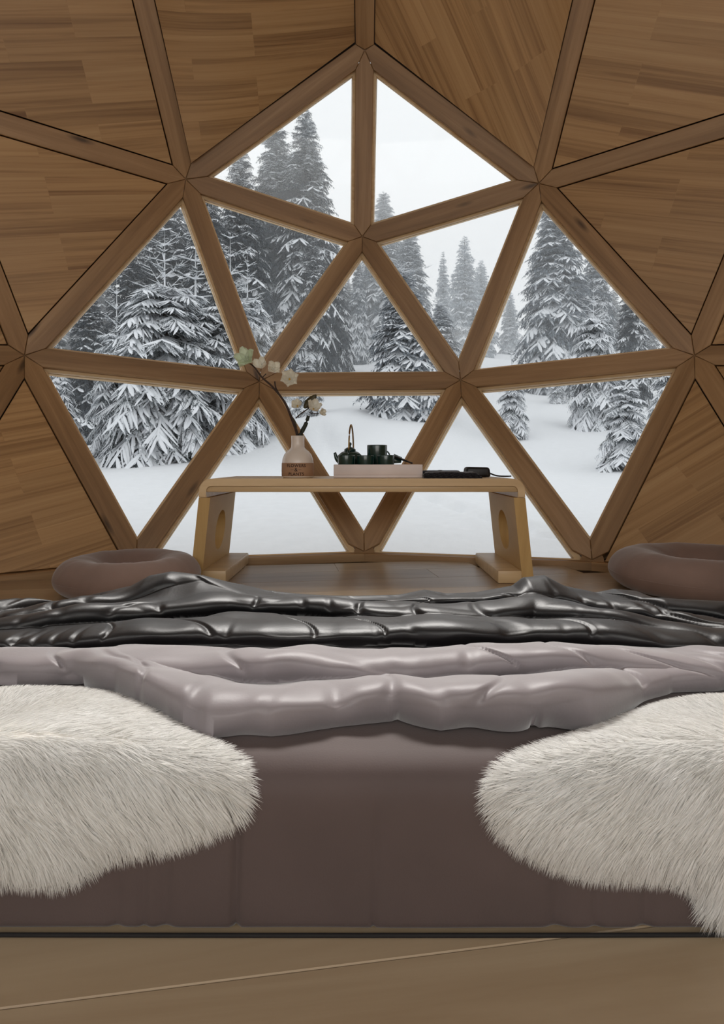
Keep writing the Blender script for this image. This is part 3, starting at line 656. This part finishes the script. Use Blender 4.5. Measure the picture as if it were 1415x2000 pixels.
# ---------------------------------------------------------------- sheepskins
def fur_mat(name, col, root):
    N = NT(name); t = N.t; t.nodes.remove(N.b); tc = N.n('ShaderNodeTexCoord')
    n1 = N.n('ShaderNodeTexNoise', {'Vector': tc.outputs['Object'], 'Scale': 14., 'Detail': 3.}); c = ramp(N, n1.outputs['Fac'], [(.3, root), (.7, col)])
    d = N.n('ShaderNodeBsdfDiffuse', {'Color': c}); tr = N.n('ShaderNodeBsdfTranslucent', {'Color': c}); mx = N.n('ShaderNodeMixShader', {0: .45, 1: d.outputs[0], 2: tr.outputs[0]})
    N.l(mx.outputs[0], t.nodes['Material Output'].inputs['Surface']); return N.m
M['fur'] = fur_mat('white_wool', (.95, .95, .94), (.91, .905, .885)); M['hide'] = plain('wool_base', (.82, .80, .75), .95)
def bed_profile(s, n):                                           # s<0: back over the top, s>0: down the front; n: lift off the surface
    r = .035; q = math.pi*r/2; c_y, c_z = BZ+r, BH-r
    s = np.asarray(s, float); th_ = np.clip((s+r)/(2*r), 0, 1)*math.pi/2
    y = c_y-np.sin(th_)*(r+n); z = c_z+np.cos(th_)*(r+n)
    y = np.where(s < -r, c_y+(-r-s), y); z = np.where(s < -r, BH+n, z)
    y = np.where(s > r, BZ-n, y); z = np.where(s > r, c_z-(s-r), z); return y, z
def to_s(px, py, n):                                              # picture point -> (X, s) on the draped surface lifted by n
    best = None
    for s in np.linspace(-.55, .25, 801):
        y, z = bed_profile(s, n); yy = HY+(H-float(z))*F/float(y)
        if best is None or abs(yy-py) < best[0]: best = (abs(yy-py), s, float(y))
    return ((px-707.5)/F*best[2], best[1])
def sheepskin(name, outline, lab, centre, seed, thick=.034, nh=70000):
    P = np.array([to_s(px, py, .012) for px, py in outline]); cm = P.mean(0); dv = P-cm; P = cm+dv*(1-.017/np.linalg.norm(dv, axis=1))[:, None]; n = len(P)
    Q = np.array([[p.x, p.y] for p in spline([(*p, 0) for p in P]+[(*P[0], 0)], 5)][:-1])
    def inside_dist(X, Y):
        A = Q; B = np.roll(Q, -1, 0); d = np.full(X.shape, 9.); ins = np.zeros(X.shape, bool); gx = np.zeros(X.shape); gy = np.zeros(X.shape)
        for a, b in zip(A, B):
            ab = b-a; t = np.clip(((X-a[0])*ab[0]+(Y-a[1])*ab[1])/(ab@ab+1e-12), 0, 1); cx = a[0]+t*ab[0]; cy = a[1]+t*ab[1]; dd = np.hypot(X-cx, Y-cy); m_ = dd < d
            d = np.where(m_, dd, d); gx = np.where(m_, cx-X, gx); gy = np.where(m_, cy-Y, gy)
            cr = ((a[1] > Y) != (b[1] > Y)) & (X < (b[0]-a[0])*(Y-a[1])/(b[1]-a[1]+1e-12)+a[0]); ins ^= cr
        l = np.hypot(gx, gy)+1e-9; return d, ins, gx/l, gy/l
    lift = lambda d, X, Y: thick*(1-np.exp(-d/.035))*(1+.10*npnoise(X, Y, 7, 7, seed))+.003
    x0, x1, y0, y1 = Q[:, 0].min(), Q[:, 0].max(), Q[:, 1].min(), Q[:, 1].max()
    nx, ny = int((x1-x0)/.006)+2, int((y1-y0)/.006)+2
    X, Y = np.meshgrid(np.linspace(x0, x1, nx), np.linspace(y0, y1, ny)); d, ins, gx, gy = inside_dist(X, Y)
    yy, zz = bed_profile(Y, lift(d, X, Y)*.72); V = np.stack([X, yy, np.maximum(zz, .006)], -1).reshape(-1, 3)
    I = np.arange(nx*ny).reshape(ny, nx); k = (ins & (d > .001)); ok = k[:-1, :-1] & k[:-1, 1:] & k[1:, 1:] & k[1:, :-1]
    a, b, c, e = I[:-1, :-1][ok], I[:-1, 1:][ok], I[1:, 1:][ok], I[1:, :-1][ok]
    T_ = np.concatenate([np.stack([a, b, c], 1), np.stack([a, c, e], 1)]); used = np.unique(T_); mp = np.zeros(len(V), int); mp[used] = np.arange(len(used))
    root = link(name, tris_mesh(name, V[used], mp[T_]), M['hide'], smooth=True); tag(root, lab, 'sheepskin')
    # wool strands
    r = np.random.default_rng(seed); hx = r.uniform(x0, x1, nh*2); hy = r.uniform(y0, y1, nh*2); d, ins, gx, gy = inside_dist(hx, hy)
    keep = ins; hx, hy, d, gx, gy = [q_[keep][:nh] for q_ in (hx, hy, d, gx, gy)]; m = len(hx)
    cl = .018; cxx = np.round(hx/cl+.5*np.sin(hy*90)); cyy = np.round(hy/cl+.5*np.sin(hx*80))
    hsh = np.sin(cxx*12.9898+cyy*78.233)*43758.5453; hsh -= np.floor(hsh); h2 = np.sin(cxx*39.3+cyy*11.1)*24634.63; h2 -= np.floor(h2)
    vx, vy = hx-centre[0], hy-centre[1]; l = np.hypot(vx, vy)+1e-6; near = np.exp(-d/.03)
    dx = vx/l*(1-near)+gx*near+(hsh-.5)*.34+r.normal(0, .12, m); dy = vy/l*(1-near)+gy*near+.35*(hy > -.02)+(h2-.5)*.34+r.normal(0, .12, m); l = np.hypot(dx, dy)+1e-6; dx /= l; dy /= l
    front = np.clip((hy+.03)/.06, 0, 1)
    L = (.020+.020*r.random(m))*(.75+.4*front)*(1-.45*near); n0 = lift(d, hx, hy)*.66
    pts = []
    for t in (0, .35, .7, 1.0):
        nn = n0+L*(.50*t-.34*t*t)*(1-.2*near); X_ = hx+dx*L*t*.95; S_ = hy+dy*L*t*.95+front*.006*t*t
        y_, z_ = bed_profile(S_, np.maximum(nn, .003)); pts.append(np.stack([X_, y_, np.maximum(z_, .004)], -1))
    w0 = .00045*(.7+.6*r.random(m)); side = r.normal(0, 1, (m, 3)); dirv = pts[3]-pts[0]; sd = np.cross(dirv, side); sd /= np.linalg.norm(sd, axis=1)[:, None]+1e-9
    vs = []; 
    for p, k_ in zip(pts[:3], (1, .9, .6)): vs += [p-sd*(w0*k_)[:, None], p+sd*(w0*k_)[:, None]]
    vs.append(pts[3]); V = np.stack(vs, 1).reshape(-1, 3); o = np.arange(m)[:, None, None]*7
    T_ = (np.array([(0, 1, 3), (0, 3, 2), (2, 3, 5), (2, 5, 4), (4, 5, 6)])[None]+o).reshape(-1, 3)
    f_ = link('wool', tris_mesh('wool', V, T_), M['fur'], root, smooth=True); f_['kind'] = 'stuff'; return root
sheepskin('sheepskin', [(-260, 1400), (-150, 1345), (0, 1338), (120, 1336), (240, 1345), (320, 1375), (400, 1420), (475, 1455), (505, 1500), (508, 1545), (492, 1590), (410, 1632), (310, 1668), (215, 1690), (160, 1725), (100, 1745), (0, 1735), (-150, 1745), (-280, 1700), (-320, 1550)],
          'long-haired white sheepskin on the left, drooping over the mattress edge', (-.42, .0), 5, nh=62000)
sheepskin('sheepskin', [(1720, 1420), (1600, 1355), (1415, 1348), (1300, 1358), (1180, 1392), (1060, 1432), (980, 1465), (940, 1505), (932, 1555), (950, 1605), (1000, 1650), (1060, 1685), (1140, 1712), (1240, 1725), (1330, 1738), (1385, 1770), (1402, 1815), (1440, 1825), (1600, 1822), (1740, 1700), (1780, 1560)],
          'long-haired white sheepskin on the right, hanging down to the floor', (.42, .0), 6, nh=68000)
# ---------------------------------------------------------------- low table
TF, TB, TZ = 2.35, 2.82, .419
tb = empty('low_table', (0, (TF+TB)/2, 0)); tag(tb, 'low pale pine table with rounded corners and round holes in its sides', 'table')
oy = (TF+TB)/2; hd = (TB-TF)/2; XT, XB = .652, .688
def extr_y(name, poly, y0, y1, mat, parent, bev=.003):            # polygon in XZ swept along Y
    bm = bmesh.new(); a = [bm.verts.new((x, y0, z)) for x, z in poly]; b = [bm.verts.new((x, y1, z)) for x, z in poly]
    bm.faces.new(a); bm.faces.new(b[::-1]); n = len(poly)
    for k in range(n): bm.faces.new((a[k], b[k], b[(k+1) % n], a[(k+1) % n]))
    if bev: 
        es = [e for e in bm.edges if abs(e.verts[0].co.y-e.verts[1].co.y) < 1e-6]
        bmesh.ops.bevel(bm, geom=es, offset=bev, segments=2, affect='EDGES')
    return bm_obj(name, bm, mat, parent)
rc, th_t = .05, .030
def arc(cx, cz, r, a0, a1, n=8): return [(cx+r*math.cos(math.radians(a0+(a1-a0)*k/n)), cz+r*math.sin(math.radians(a0+(a1-a0)*k/n))) for k in range(n+1)]
top = arc(XT-rc, TZ-rc, rc, 0, 90)+arc(-XT+rc, TZ-rc, rc, 90, 180)+[(-XT-.001, TZ-.075), (-XT+.03, TZ-.075)]+arc(-XT+rc, TZ-rc, rc-th_t+.004, 180, 90, 4)+arc(XT-rc, TZ-rc, rc-th_t+.004, 90, 0, 4)+[(XT-.03, TZ-.075), (XT+.001, TZ-.075)]
extr_y('tabletop', top, -hd, hd, M['table'], tb)
bm = bmesh.new(); bbox(bm, -XT+.026, XT-.026, -hd+.009, -hd+.03, TZ-.054, TZ-.0275); bm_obj('apron', bm, M['table'], tb, bev=.004)
bm = bmesh.new(); bbox(bm, -XT+.026, XT-.026, hd-.028, hd-.004, TZ-.054, TZ-.0275); bm_obj('apron', bm, M['table'], tb, bev=.004)
def side_panel(s):
    """board in the YZ plane with a round hole; leans outward towards the floor"""
    N_ = 48; rH = .086; zc = .19; z1, z0 = TZ-.076, .0; bm = bmesh.new(); rings_ = []
    outer, inner = [], []
    for k in range(N_):
        a = 2*math.pi*(k+.5)/N_; cy_, cz_ = math.cos(a), math.sin(a); inner.append((rH*cy_, zc+rH*cz_))
        tt = min((hd/abs(cy_)) if cy_ else 9, ((z1-zc)/cz_) if cz_ > 0 else ((zc-z0)/-cz_)); outer.append((cy_*tt, zc+cz_*tt))
    for (yy, zz) in ((hd, z1), (-hd, z1), (-hd, z0), (hd, z0)):
        i = min(range(N_), key=lambda q: (outer[q][0]-yy)**2+(outer[q][1]-zz)**2); outer[i] = (yy, zz)
    def xo(z, t): return s*(XB+(XT-XB)*z/(TZ-.076)-t)
    for t in (0, .046):
        rings_.append([[bm.verts.new((xo(z, t), y, z)) for y, z in ring_] for ring_ in (outer, inner)])
    for k in range(N_):
        j = (k+1) % N_
        for g_ in (0, 1): bm.faces.new((rings_[g_][0][k], rings_[g_][0][j], rings_[g_][1][j], rings_[g_][1][k]))
        bm.faces.new((rings_[0][0][k], rings_[0][0][j], rings_[1][0][j], rings_[1][0][k])); bm.faces.new((rings_[0][1][k], rings_[0][1][j], rings_[1][1][j], rings_[1][1][k]))
    o = bm_obj('side_panel', bm, M['table_v'], tb); return o
M['table_v'] = wood('table_pine_upright', srgb(160, 128, 78), srgb(188, 154, 98), srgb(204, 172, 116), along=18, across=1.4, rough=.62, knots=False, contrast=.8)
for s in (-1, 1):
    side_panel(s)
    bm = bmesh.new(); xs = sorted((s*(XB-.048), s*(XB-.145))); bbox(bm, xs[0], xs[1], -hd+.0, hd, 0, .052); bm_obj('foot_rail', bm, M['table'], tb, bev=.006)
# ---------------------------------------------------------------- things on the table
M['ceramic'] = plain('cream_ceramic', srgb(232, 222, 212), .35, coat=.3, bscale=60)
M['kraft'] = plain('brown_label', srgb(168, 132, 102), .7, bscale=120); M['ink'] = plain('dark_brown_ink', srgb(58, 34, 24), .7)
M['green'] = plain('dark_green_glaze', srgb(18, 52, 46), .28, coat=.5, bscale=60); M['brass'] = plain('worn_brass', srgb(150, 118, 70), .3, metal=.9, bscale=80)
M['tray'] = plain('blush_white_lacquer', srgb(228, 216, 212), .45, bscale=60); M['blackcloth'] = fabric('black_terry', srgb(26, 24, 30), .9, .3, .5, 300); M['blackplastic'] = plain('black_leather', srgb(18, 17, 19), .45, bscale=60)
M['petal'] = fur_mat('ivory_petal', (.95, .93, .86), (.92, .88, .76)); M['petal_green'] = fur_mat('green_white_petal', (.86, .90, .78), (.76, .84, .64)); M['stem'] = plain('dark_brown_twig', srgb(58, 42, 34), .8, bscale=90); M['leaf'] = plain('olive_brown_leaf', srgb(66, 60, 34), .5, bscale=60)
M['sepal'] = plain('dark_green_stalk', srgb(34, 42, 30), .6); M['stamen'] = plain('yellow_stamen', srgb(200, 160, 70), .7)
vz = TZ+.0008; vY = 2.52; vx_ = (582-707.5)/F*vY
V, Fc = lathe([(0, 0), (.062, 0), (.067, .004), (.0675, .03), (.067, .062), (.065, .078), (.058, .098), (.046, .113), (.034, .122), (.0285, .130), (.0275, .150), (.0285, .174), (.0285, .178), (.0235, .178), (.0225, .150), (.022, .128), (.0, .120)], 56)
vs = link('vase', mesh('vase', V, Fc), M['ceramic'], smooth=True); vs.location = (vx_, vY, vz); tag(vs, 'cream ceramic bottle vase with brown lettered band on the table', 'vase')
V, Fc = lathe([(.0672, .006), (.0685, .007), (.0688, .03), (.0684, .061), (.0668, .062)], 56); lb = link('label_band', mesh('label_band', V, Fc), M['kraft'], vs, smooth=True)
def lettering(txt, size, z, parent, radius):
    cu = bpy.data.curves.new('txt', 'FONT'); cu.body = txt; cu.size = size; cu.align_x = 'CENTER'; cu.align_y = 'CENTER'; cu.extrude = .0004; cu.offset = .0003; cu.space_character = 1.12
    to = bpy.data.objects.new('txt', cu); C.objects.link(to); bpy.context.view_layer.update()
    me = bpy.data.meshes.new_from_object(to.evaluated_get(bpy.context.evaluated_depsgraph_get())); bpy.data.objects.remove(to)
    for v in me.vertices:
        a = v.co.x/radius; r_ = radius+v.co.z; v.co = Vector((math.sin(a)*r_, -math.cos(a)*r_, z+v.co.y))
    me.materials.clear(); o = link('lettering', me, M['ink'], parent); return o
for txt, sz, z in (('FLOWERS', .0175, .050), ('&', .021, .033), ('PLANTS', .0175, .015)): lettering(txt, sz, z, vs, .0690)
for s in (-1, 1):
    bm = bmesh.new(); bbox(bm, s*.016-.006, s*.016+.006, -.0700, -.0683, .0325, .0338)
    for v in bm.verts: v.co.y += .0695-math.sqrt(.0695**2-v.co.x**2)
    bm_obj('dash', bm, M['ink'], vs)
# flowering branch standing in the vase
br = empty('flowering_branch', (vx_, vY, vz+.125)); tag(br, 'dark twig with ivory and greenish white blossoms standing in the vase', 'flowers')
off = br.location
P2 = lambda px, py, dy=0: at(px, py, vY+dy)-off
def tube_obj(name, pts, rad, mat, parent, n=8):
    V, Fc = tube(pts, rad, n); return link(name, mesh(name, V, Fc), mat, parent, smooth=True)
main = spline([Vector((0, 0, .0)), P2(581, 850), P2(572, 822), P2(556, 785), P2(532, 755), P2(512, 737), P2(498, 718), P2(486, 708)], 5)
tube_obj('stem', main, list(np.linspace(.0068, .0028, len(main))), M['stem'], br)
s2 = spline([Vector((.006, 0, .01)), P2(588, 848), P2(597, 830), P2(603, 812)], 4); tube_obj('stem', s2, list(np.linspace(.012, .007, len(s2))), M['sepal'], br)
s3 = spline([P2(578, 817), P2(588, 808), P2(601, 799), P2(607, 792)], 4); tube_obj('stem', s3, .0026, M['stem'], br)
s4 = spline([P2(546, 770), P2(539, 757), P2(537, 745)], 4); tube_obj('stem', s4, .003, M['stem'], br)
s5 = spline([P2(604, 806), P2(618, 808), P2(624, 808)], 3); tube_obj('stem', s5, .002, M['stem'], br)
s6 = spline([P2(512, 738), P2(520, 730)], 3); tube_obj('stem', s6, .0022, M['stem'], br)
def petal(L, W, cup, mat, parent, m, seed=0):
    nu, nv = 9, 7; V = []; r = random.Random(seed)
    for i in range(nu):
        t = i/(nu-1); ww = W*.78*math.sin(math.pi*min(1, (t*.66+.20)))**1.1*(1 if t < .95 else .86)
        for j in range(nv):
            u = j/(nv-1)*2-1; z = cup*L*(t*.5+t*t*1.0)+.45*W*u*u+.03*L*math.sin(u*5+seed)*t; V.append(m @ Vector((L*t-abs(u)*.10*L*(t > .8), u*ww, z)))
    Fc = [(i*nv+j, i*nv+j+1, (i+1)*nv+j+1, (i+1)*nv+j) for i in range(nu-1) for j in range(nv-1)]
    o = link('petal', mesh('petal', V, Fc), mat, parent, smooth=True); md = o.modifiers.new('thick', 'SOLIDIFY'); md.thickness = .0012; return o
def blossom(pos, face, n, L, W, cup, mat, spin=0, core=True, arcdeg=360):
    b = None; q_ = Vector(face).to_track_quat('Z', 'Y').to_matrix().to_4x4()
    V, Fc = lathe([(0, -.004), (.004, -.002), (.0055, .002), (.004, .006), (0, .008)], 12); V = [Matrix.Translation(pos)@q_@Vector(v) for v in V]
    b = link('blossom', mesh('blossom', V, Fc), M['stamen'] if core else mat, br, smooth=True)
    for k in range(n):
        m = Matrix.Translation(pos)@q_@Matrix.Rotation(math.radians(spin+arcdeg*k/n), 4, 'Z')@Matrix.Rotation(math.radians(-12), 4, 'Y'); petal(L, W, cup, mat, b, m, k)
    return b
blossom(P2(566, 741, -.01), (.1, -1, .1), 6, .046, .025, .28, M['petal'], 20)
for px, py, a, L, mt_ in ((487, 706, 60, .058, 'petal_green'), (487, 706, 118, .062, 'petal_green'), (487, 706, 200, .060, 'petal_green'), (487, 706, 245, .05, 'petal_green')): pass
blossom(P2(484, 703, -.012), (-.25, -1, .25), 5, .056, .027, .30, M['petal_green'], 35, core=False)
blossom(P2(512, 718, -.012), (-.3, -1, .6), 3, .042, .024, .35, M['petal'], -10, core=False, arcdeg=250)
blossom(P2(534, 722, -.006), (.3, -1, .3), 4, .038, .022, .35, M['petal'], 40, core=False)
blossom(P2(582, 794, .004), (-.2, -1, .5), 5, .030, .018, .4, M['petal'], 10)
blossom(P2(612, 800, -.004), (.3, -.9, .6), 5, .040, .022, .45, M['petal'], 0)
blossom(P2(626, 806, .004), (.8, -.6, .1), 4, .022, .014, .4, M['petal'], 30, core=False)
def leaf(p, q_, wd):
    p, q_ = Vector(p), Vector(q_); d = q_-p; L = d.length; u = d.normalized(); sdir = Vector((0, 1, 0)).cross(u).normalized(); V = []
    for i in range(9):
        t = i/8; ww = wd*math.sin(math.pi*(t*.92+.05))**.8
        for j in (-1, 0, 1): V.append(p+d*t+sdir*ww*j*.5+Vector((0, -.004*(1-abs(j))+.006*math.sin(t*3), 0)))
    Fc = [(i*3+j, i*3+j+1, i*3+j+4, i*3+j+3) for i in range(8) for j in (0, 1)]
    o = link('leaf', mesh('leaf', V, Fc), M['leaf'], br, smooth=True); md = o.modifiers.new('thick', 'SOLIDIFY'); md.thickness = .001
leaf(P2(594, 797), P2(618, 771), .036); leaf(P2(580, 835), P2(569, 812), .014)
# tray with tea things
ty0, ty1 = 2.44, 2.66; tx0, tx1 = at(652, 930, 2.44).x, at(826, 930, 2.44).x
tr = empty('serving_tray', ((tx0+tx1)/2, (ty0+ty1)/2, TZ)); tag(tr, 'blush white box-shaped tray standing in the middle of the low table', 'tray')
tw, td = (tx1-tx0)/2, (ty1-ty0)/2; zt0 = .0008; TH = .056
bm = bmesh.new(); bbox(bm, -tw, tw, -td, td, zt0, .012); bm_obj('tray_base', bm, M['tray'], tr, bev=.002)
for nm, b_ in (('front_wall', (-tw, tw, -td, -td+.007)), ('back_wall', (-tw, tw, td-.007, td)), ('side_wall', (-tw, -tw+.007, -td+.007, td-.007)), ('side_wall', (tw-.007, tw, -td+.007, td-.007))):
    bm = bmesh.new(); bbox(bm, *b_, .012, TH); bm_obj(nm, bm, M['tray'], tr, bev=.0018)
zi = TZ+.0125
def cup(px, Y, r, h, lab, name='tea_cup', handle=False, z0=zi):
    V, Fc = lathe([(0, .001), (r*.55, .0), (r*.62, .003), (r*.86, h*.25), (r, h*.62), (r*1.0, h*.97), (r*.985, h), (r*.93, h*.98), (r*.90, h*.6), (r*.6, h*.2), (0, h*.12)], 36)
    o = link(name, mesh(name, V, Fc), M['green'], smooth=True); o.location = ((px-707.5)/F*Y, Y, z0); tag(o, lab, 'cup'); 
    if handle:
        pts = [Vector((r*.95+.016*math.sin(a), 0, h*.5+h*.28*math.cos(a))) for a in np.linspace(0.1, math.pi-.1, 9)]; tube_obj('handle', pts, .0035, M['green'], o)
    return o
# the row of cups turned rim down in front shows above the tray wall
cup(677, 2.482, .036, .083, 'dark green tea cup at the left front of the tray')
cup(714, 2.482, .035, .082, 'dark green tea cup in the middle of the front row on the tray')
cup(754, 2.482, .036, .083, 'dark green tea cup at the right end of the front row')
cup(737, 2.585, .044, .129, 'tall dark green mug behind the row of small cups', 'mug', True)
tp = empty('teapot', ((684-707.5)/F*2.59, 2.59, zi)); tp.scale = (.86, .9, 1.17); tag(tp, 'dark green teapot with brass bail handle at the left of the tray', 'teapot')
V, Fc = lathe([(0, 0), (.034, 0), (.05, .012), (.062, .04), (.064, .055), (.058, .074), (.042, .084), (.030, .087), (.0, .0872)], 48, 1, .80); link('body', mesh('body', V, Fc), M['green'], tp, smooth=True)
V, Fc = lathe([(0, .087), (.030, .0868), (.029, .094), (.016, .101), (.006, .103), (.005, .108), (.009, .113), (.007, .119), (0, .121)], 32); link('lid', mesh('lid', V, Fc), M['green'], tp, smooth=True)
tube_obj('spout', spline([Vector((-.045, 0, .045)), Vector((-.068, 0, .06)), Vector((-.078, 0, .082))], 5), list(np.linspace(.014, .007, 11)), M['green'], tp, 12)
hp = [Vector((.010*math.cos(a)*1.1+.006, .046*math.cos(a), .080+.105*math.sin(a))) for a in np.linspace(0.05, math.pi-.05, 22)]
tube_obj('handle', hp, .0042, M['brass'], tp, 10)
for s in (-1, 1):
    V, Fc = tube([Vector((.006+s*.011, s*.046, .062)), Vector((.006+s*.011, s*.0465, .09))], .007, 10); link('lug', mesh('lug', V, Fc), M['green'], tp, smooth=True)
# spoon leaning on the tray
sp = empty('tea_scoop', at(790, 905, 2.50)); tag(sp, 'dark tea scoop with pale tip leaning at the right end of the tray', 'scoop'); so = sp.location
pts = [at(770, 892, 2.53)-so, at(785, 897, 2.51)-so, at(806, 905, 2.49)-so]
tube_obj('handle', spline(pts, 4), [.006]*3+[.005]*3+[.0035]*3, M['blackplastic'], sp)
V = [at(770, 886, 2.545)-so, at(786, 893, 2.545)-so, at(784, 903, 2.50)-so, at(768, 904, 2.50)-so]; V2 = [v+Vector((0, .004, -.003)) for v in V]
bm = bmesh.new(); a = [bm.verts.new(v) for v in V]; b = [bm.verts.new(v) for v in V2]; bm.faces.new(a); bm.faces.new(b[::-1])
for k in range(4): bm.faces.new((a[k], b[k], b[(k+1) % 4], a[(k+1) % 4]))
bm_obj('bowl', bm, M['green'], sp, bev=.001)
# folded black towel with scalloped edge
tw_ = empty('folded_towel', (at(880, 930, 2.47).x, 2.47, TZ)); tag(tw_, 'folded black cloth with a scalloped edge right of the tray', 'cloth')
for li in range(3):
    hw = .118-.004*li; dp = .075; nx, ny = 70, 14; V = []
    for j in range(ny):
        for i in range(nx):
            x = -hw+2*hw*i/(nx-1); y = -dp+2*dp*j/(ny-1); e = max(0, abs(x)/hw-.86)/.14; f2 = max(0, -y/dp-.8)/.2
            sc_ = .0025*math.sin(x*260) if j == 0 else 0
            V.append((x+.01*(j/ny-.5)*li, y+sc_*1.5, .009+.0085*li-.0068*max(e, f2)**2*(li == 2)-.0012*(li < 2)+.0012*math.sin(x*40+li)*(li == 2)+sc_*.4))
    Fc = [(j*nx+i, j*nx+i+1, (j+1)*nx+i+1, (j+1)*nx+i) for j in range(ny-1) for i in range(nx-1)]
    o = link('cloth_layer', mesh('cloth_layer', V, Fc), M['blackcloth'], tw_, smooth=True); md = o.modifiers.new('thick', 'SOLIDIFY'); md.thickness = .0075; md.offset = -1
# black pouch with a strap
po = empty('black_pouch', (at(932, 925, 2.60).x, 2.60, TZ)); tag(po, 'small padded black pouch with a thin strap lying behind the folded cloth', 'pouch')
bm = bmesh.new(); bbox(bm, -.058, .056, -.04, .04, .001, .044)
for v in bm.verts:
    if v.co.z > .02: v.co.x *= .88
    if v.co.x < -.03 and v.co.z > .02: v.co.z += .002
bm_obj('pouch_body', bm, M['blackplastic'], po, bev=.012, seg=4)
tube_obj('strap', spline([Vector((.05, -.01, .02)), Vector((.075, -.02, .009)), Vector((.10, -.03, .005)), Vector((.135, -.015, .0042)), Vector((.155, .02, .0042))], 6), .0034, M['blackplastic'], po)
pn = empty('case', (at(858, 925, 2.60).x, 2.60, TZ)); tag(pn, 'flat slate-grey case between the tray and the black pouch', 'case')
bm = bmesh.new(); bbox(bm, -.075, .09, -.035, .035, .001, .030); bm_obj('case_body', bm, plain('slate_cloth', srgb(58, 60, 70), .7, bscale=80), pn, bev=.010, seg=3)
bm = bmesh.new(); bbox(bm, .0, .012, -.0362, .0362, .002, .0312); bm_obj('case_band', bm, M['blackplastic'], pn, bev=.003)
# ---------------------------------------------------------------- floor cushions
def cushion(x, y, r, h, lab, seed, sy=1.0):
    n, V, Fc = 96, [], []
    prof = [(0, .30), (.10, .33), (.2, .42), (.32, .68), (.45, .88), (.60, .985), (.74, 1.0), (.87, .90), (.96, .70), (1.0, .47), (.975, .26), (.90, .09), (.80, .01), (.6, 0.0), (0, 0)]
    P = [Vector((a, b, 0)) for a, b in prof]; sm = spline(P, 4)
    for q_ in sm:
        for k in range(n):
            a = 2*math.pi*k/n; cr = .012*NV(math.cos(a)*3, math.sin(a)*3, seed+q_.x*2)+.006*NV(math.cos(a)*14, math.sin(a)*14, seed)*(1 if q_.x > .15 else 0)
            rad = r*max(0, q_.x)*(1+cr*.8); V.append((rad*math.cos(a), rad*math.sin(a)*sy, max(0.0005, h*q_.y*(1+cr*2))))
    for i in range(len(sm)-1):
        for k in range(n): Fc.append((i*n+k, i*n+(k+1) % n, (i+1)*n+(k+1) % n, (i+1)*n+k))
    o = link('floor_cushion', mesh('floor_cushion', V, Fc), M['suede'], smooth=True); o.location = (x, y, 0); tag(o, lab, 'cushion')
    V, Fc = [], []
    pts = [Vector((r*.998*math.cos(a), r*.998*sy*math.sin(a), h*.44)) for a in np.linspace(0, 2*math.pi, 97)]; tube_obj('seam', pts, .0016, M['suede'], o, 6)
cushion(-.885, 2.24, .262, .128, 'round brown suede floor cushion on the left, beside the table leg', 3)
cushion(1.30, 2.24, .335, .145, 'round brown suede floor cushion on the right, near the wall panel', 8)

# ---------------------------------------------------------------- winter haze hanging in the forest
HZ = bpy.data.materials.new('winter_haze'); HZ.use_nodes = True; t = HZ.node_tree; t.nodes.clear()
vsn = t.nodes.new('ShaderNodeVolumeScatter'); vsn.inputs['Density'].default_value = .016; vsn.inputs['Color'].default_value = (.97, .985, 1, 1); vsn.inputs['Anisotropy'].default_value = .2
on = t.nodes.new('ShaderNodeOutputMaterial'); t.links.new(vsn.outputs[0], on.inputs['Volume'])
bm = bmesh.new(); bbox(bm, -45, 45, 11, 62, -2, 22); hz = bm_obj('haze', bm, HZ, smooth=False); tag(hz, 'thin white winter haze between the far trees', kind='stuff'); hz['category'] = 'haze'
S.cycles.volume_bounces = 3
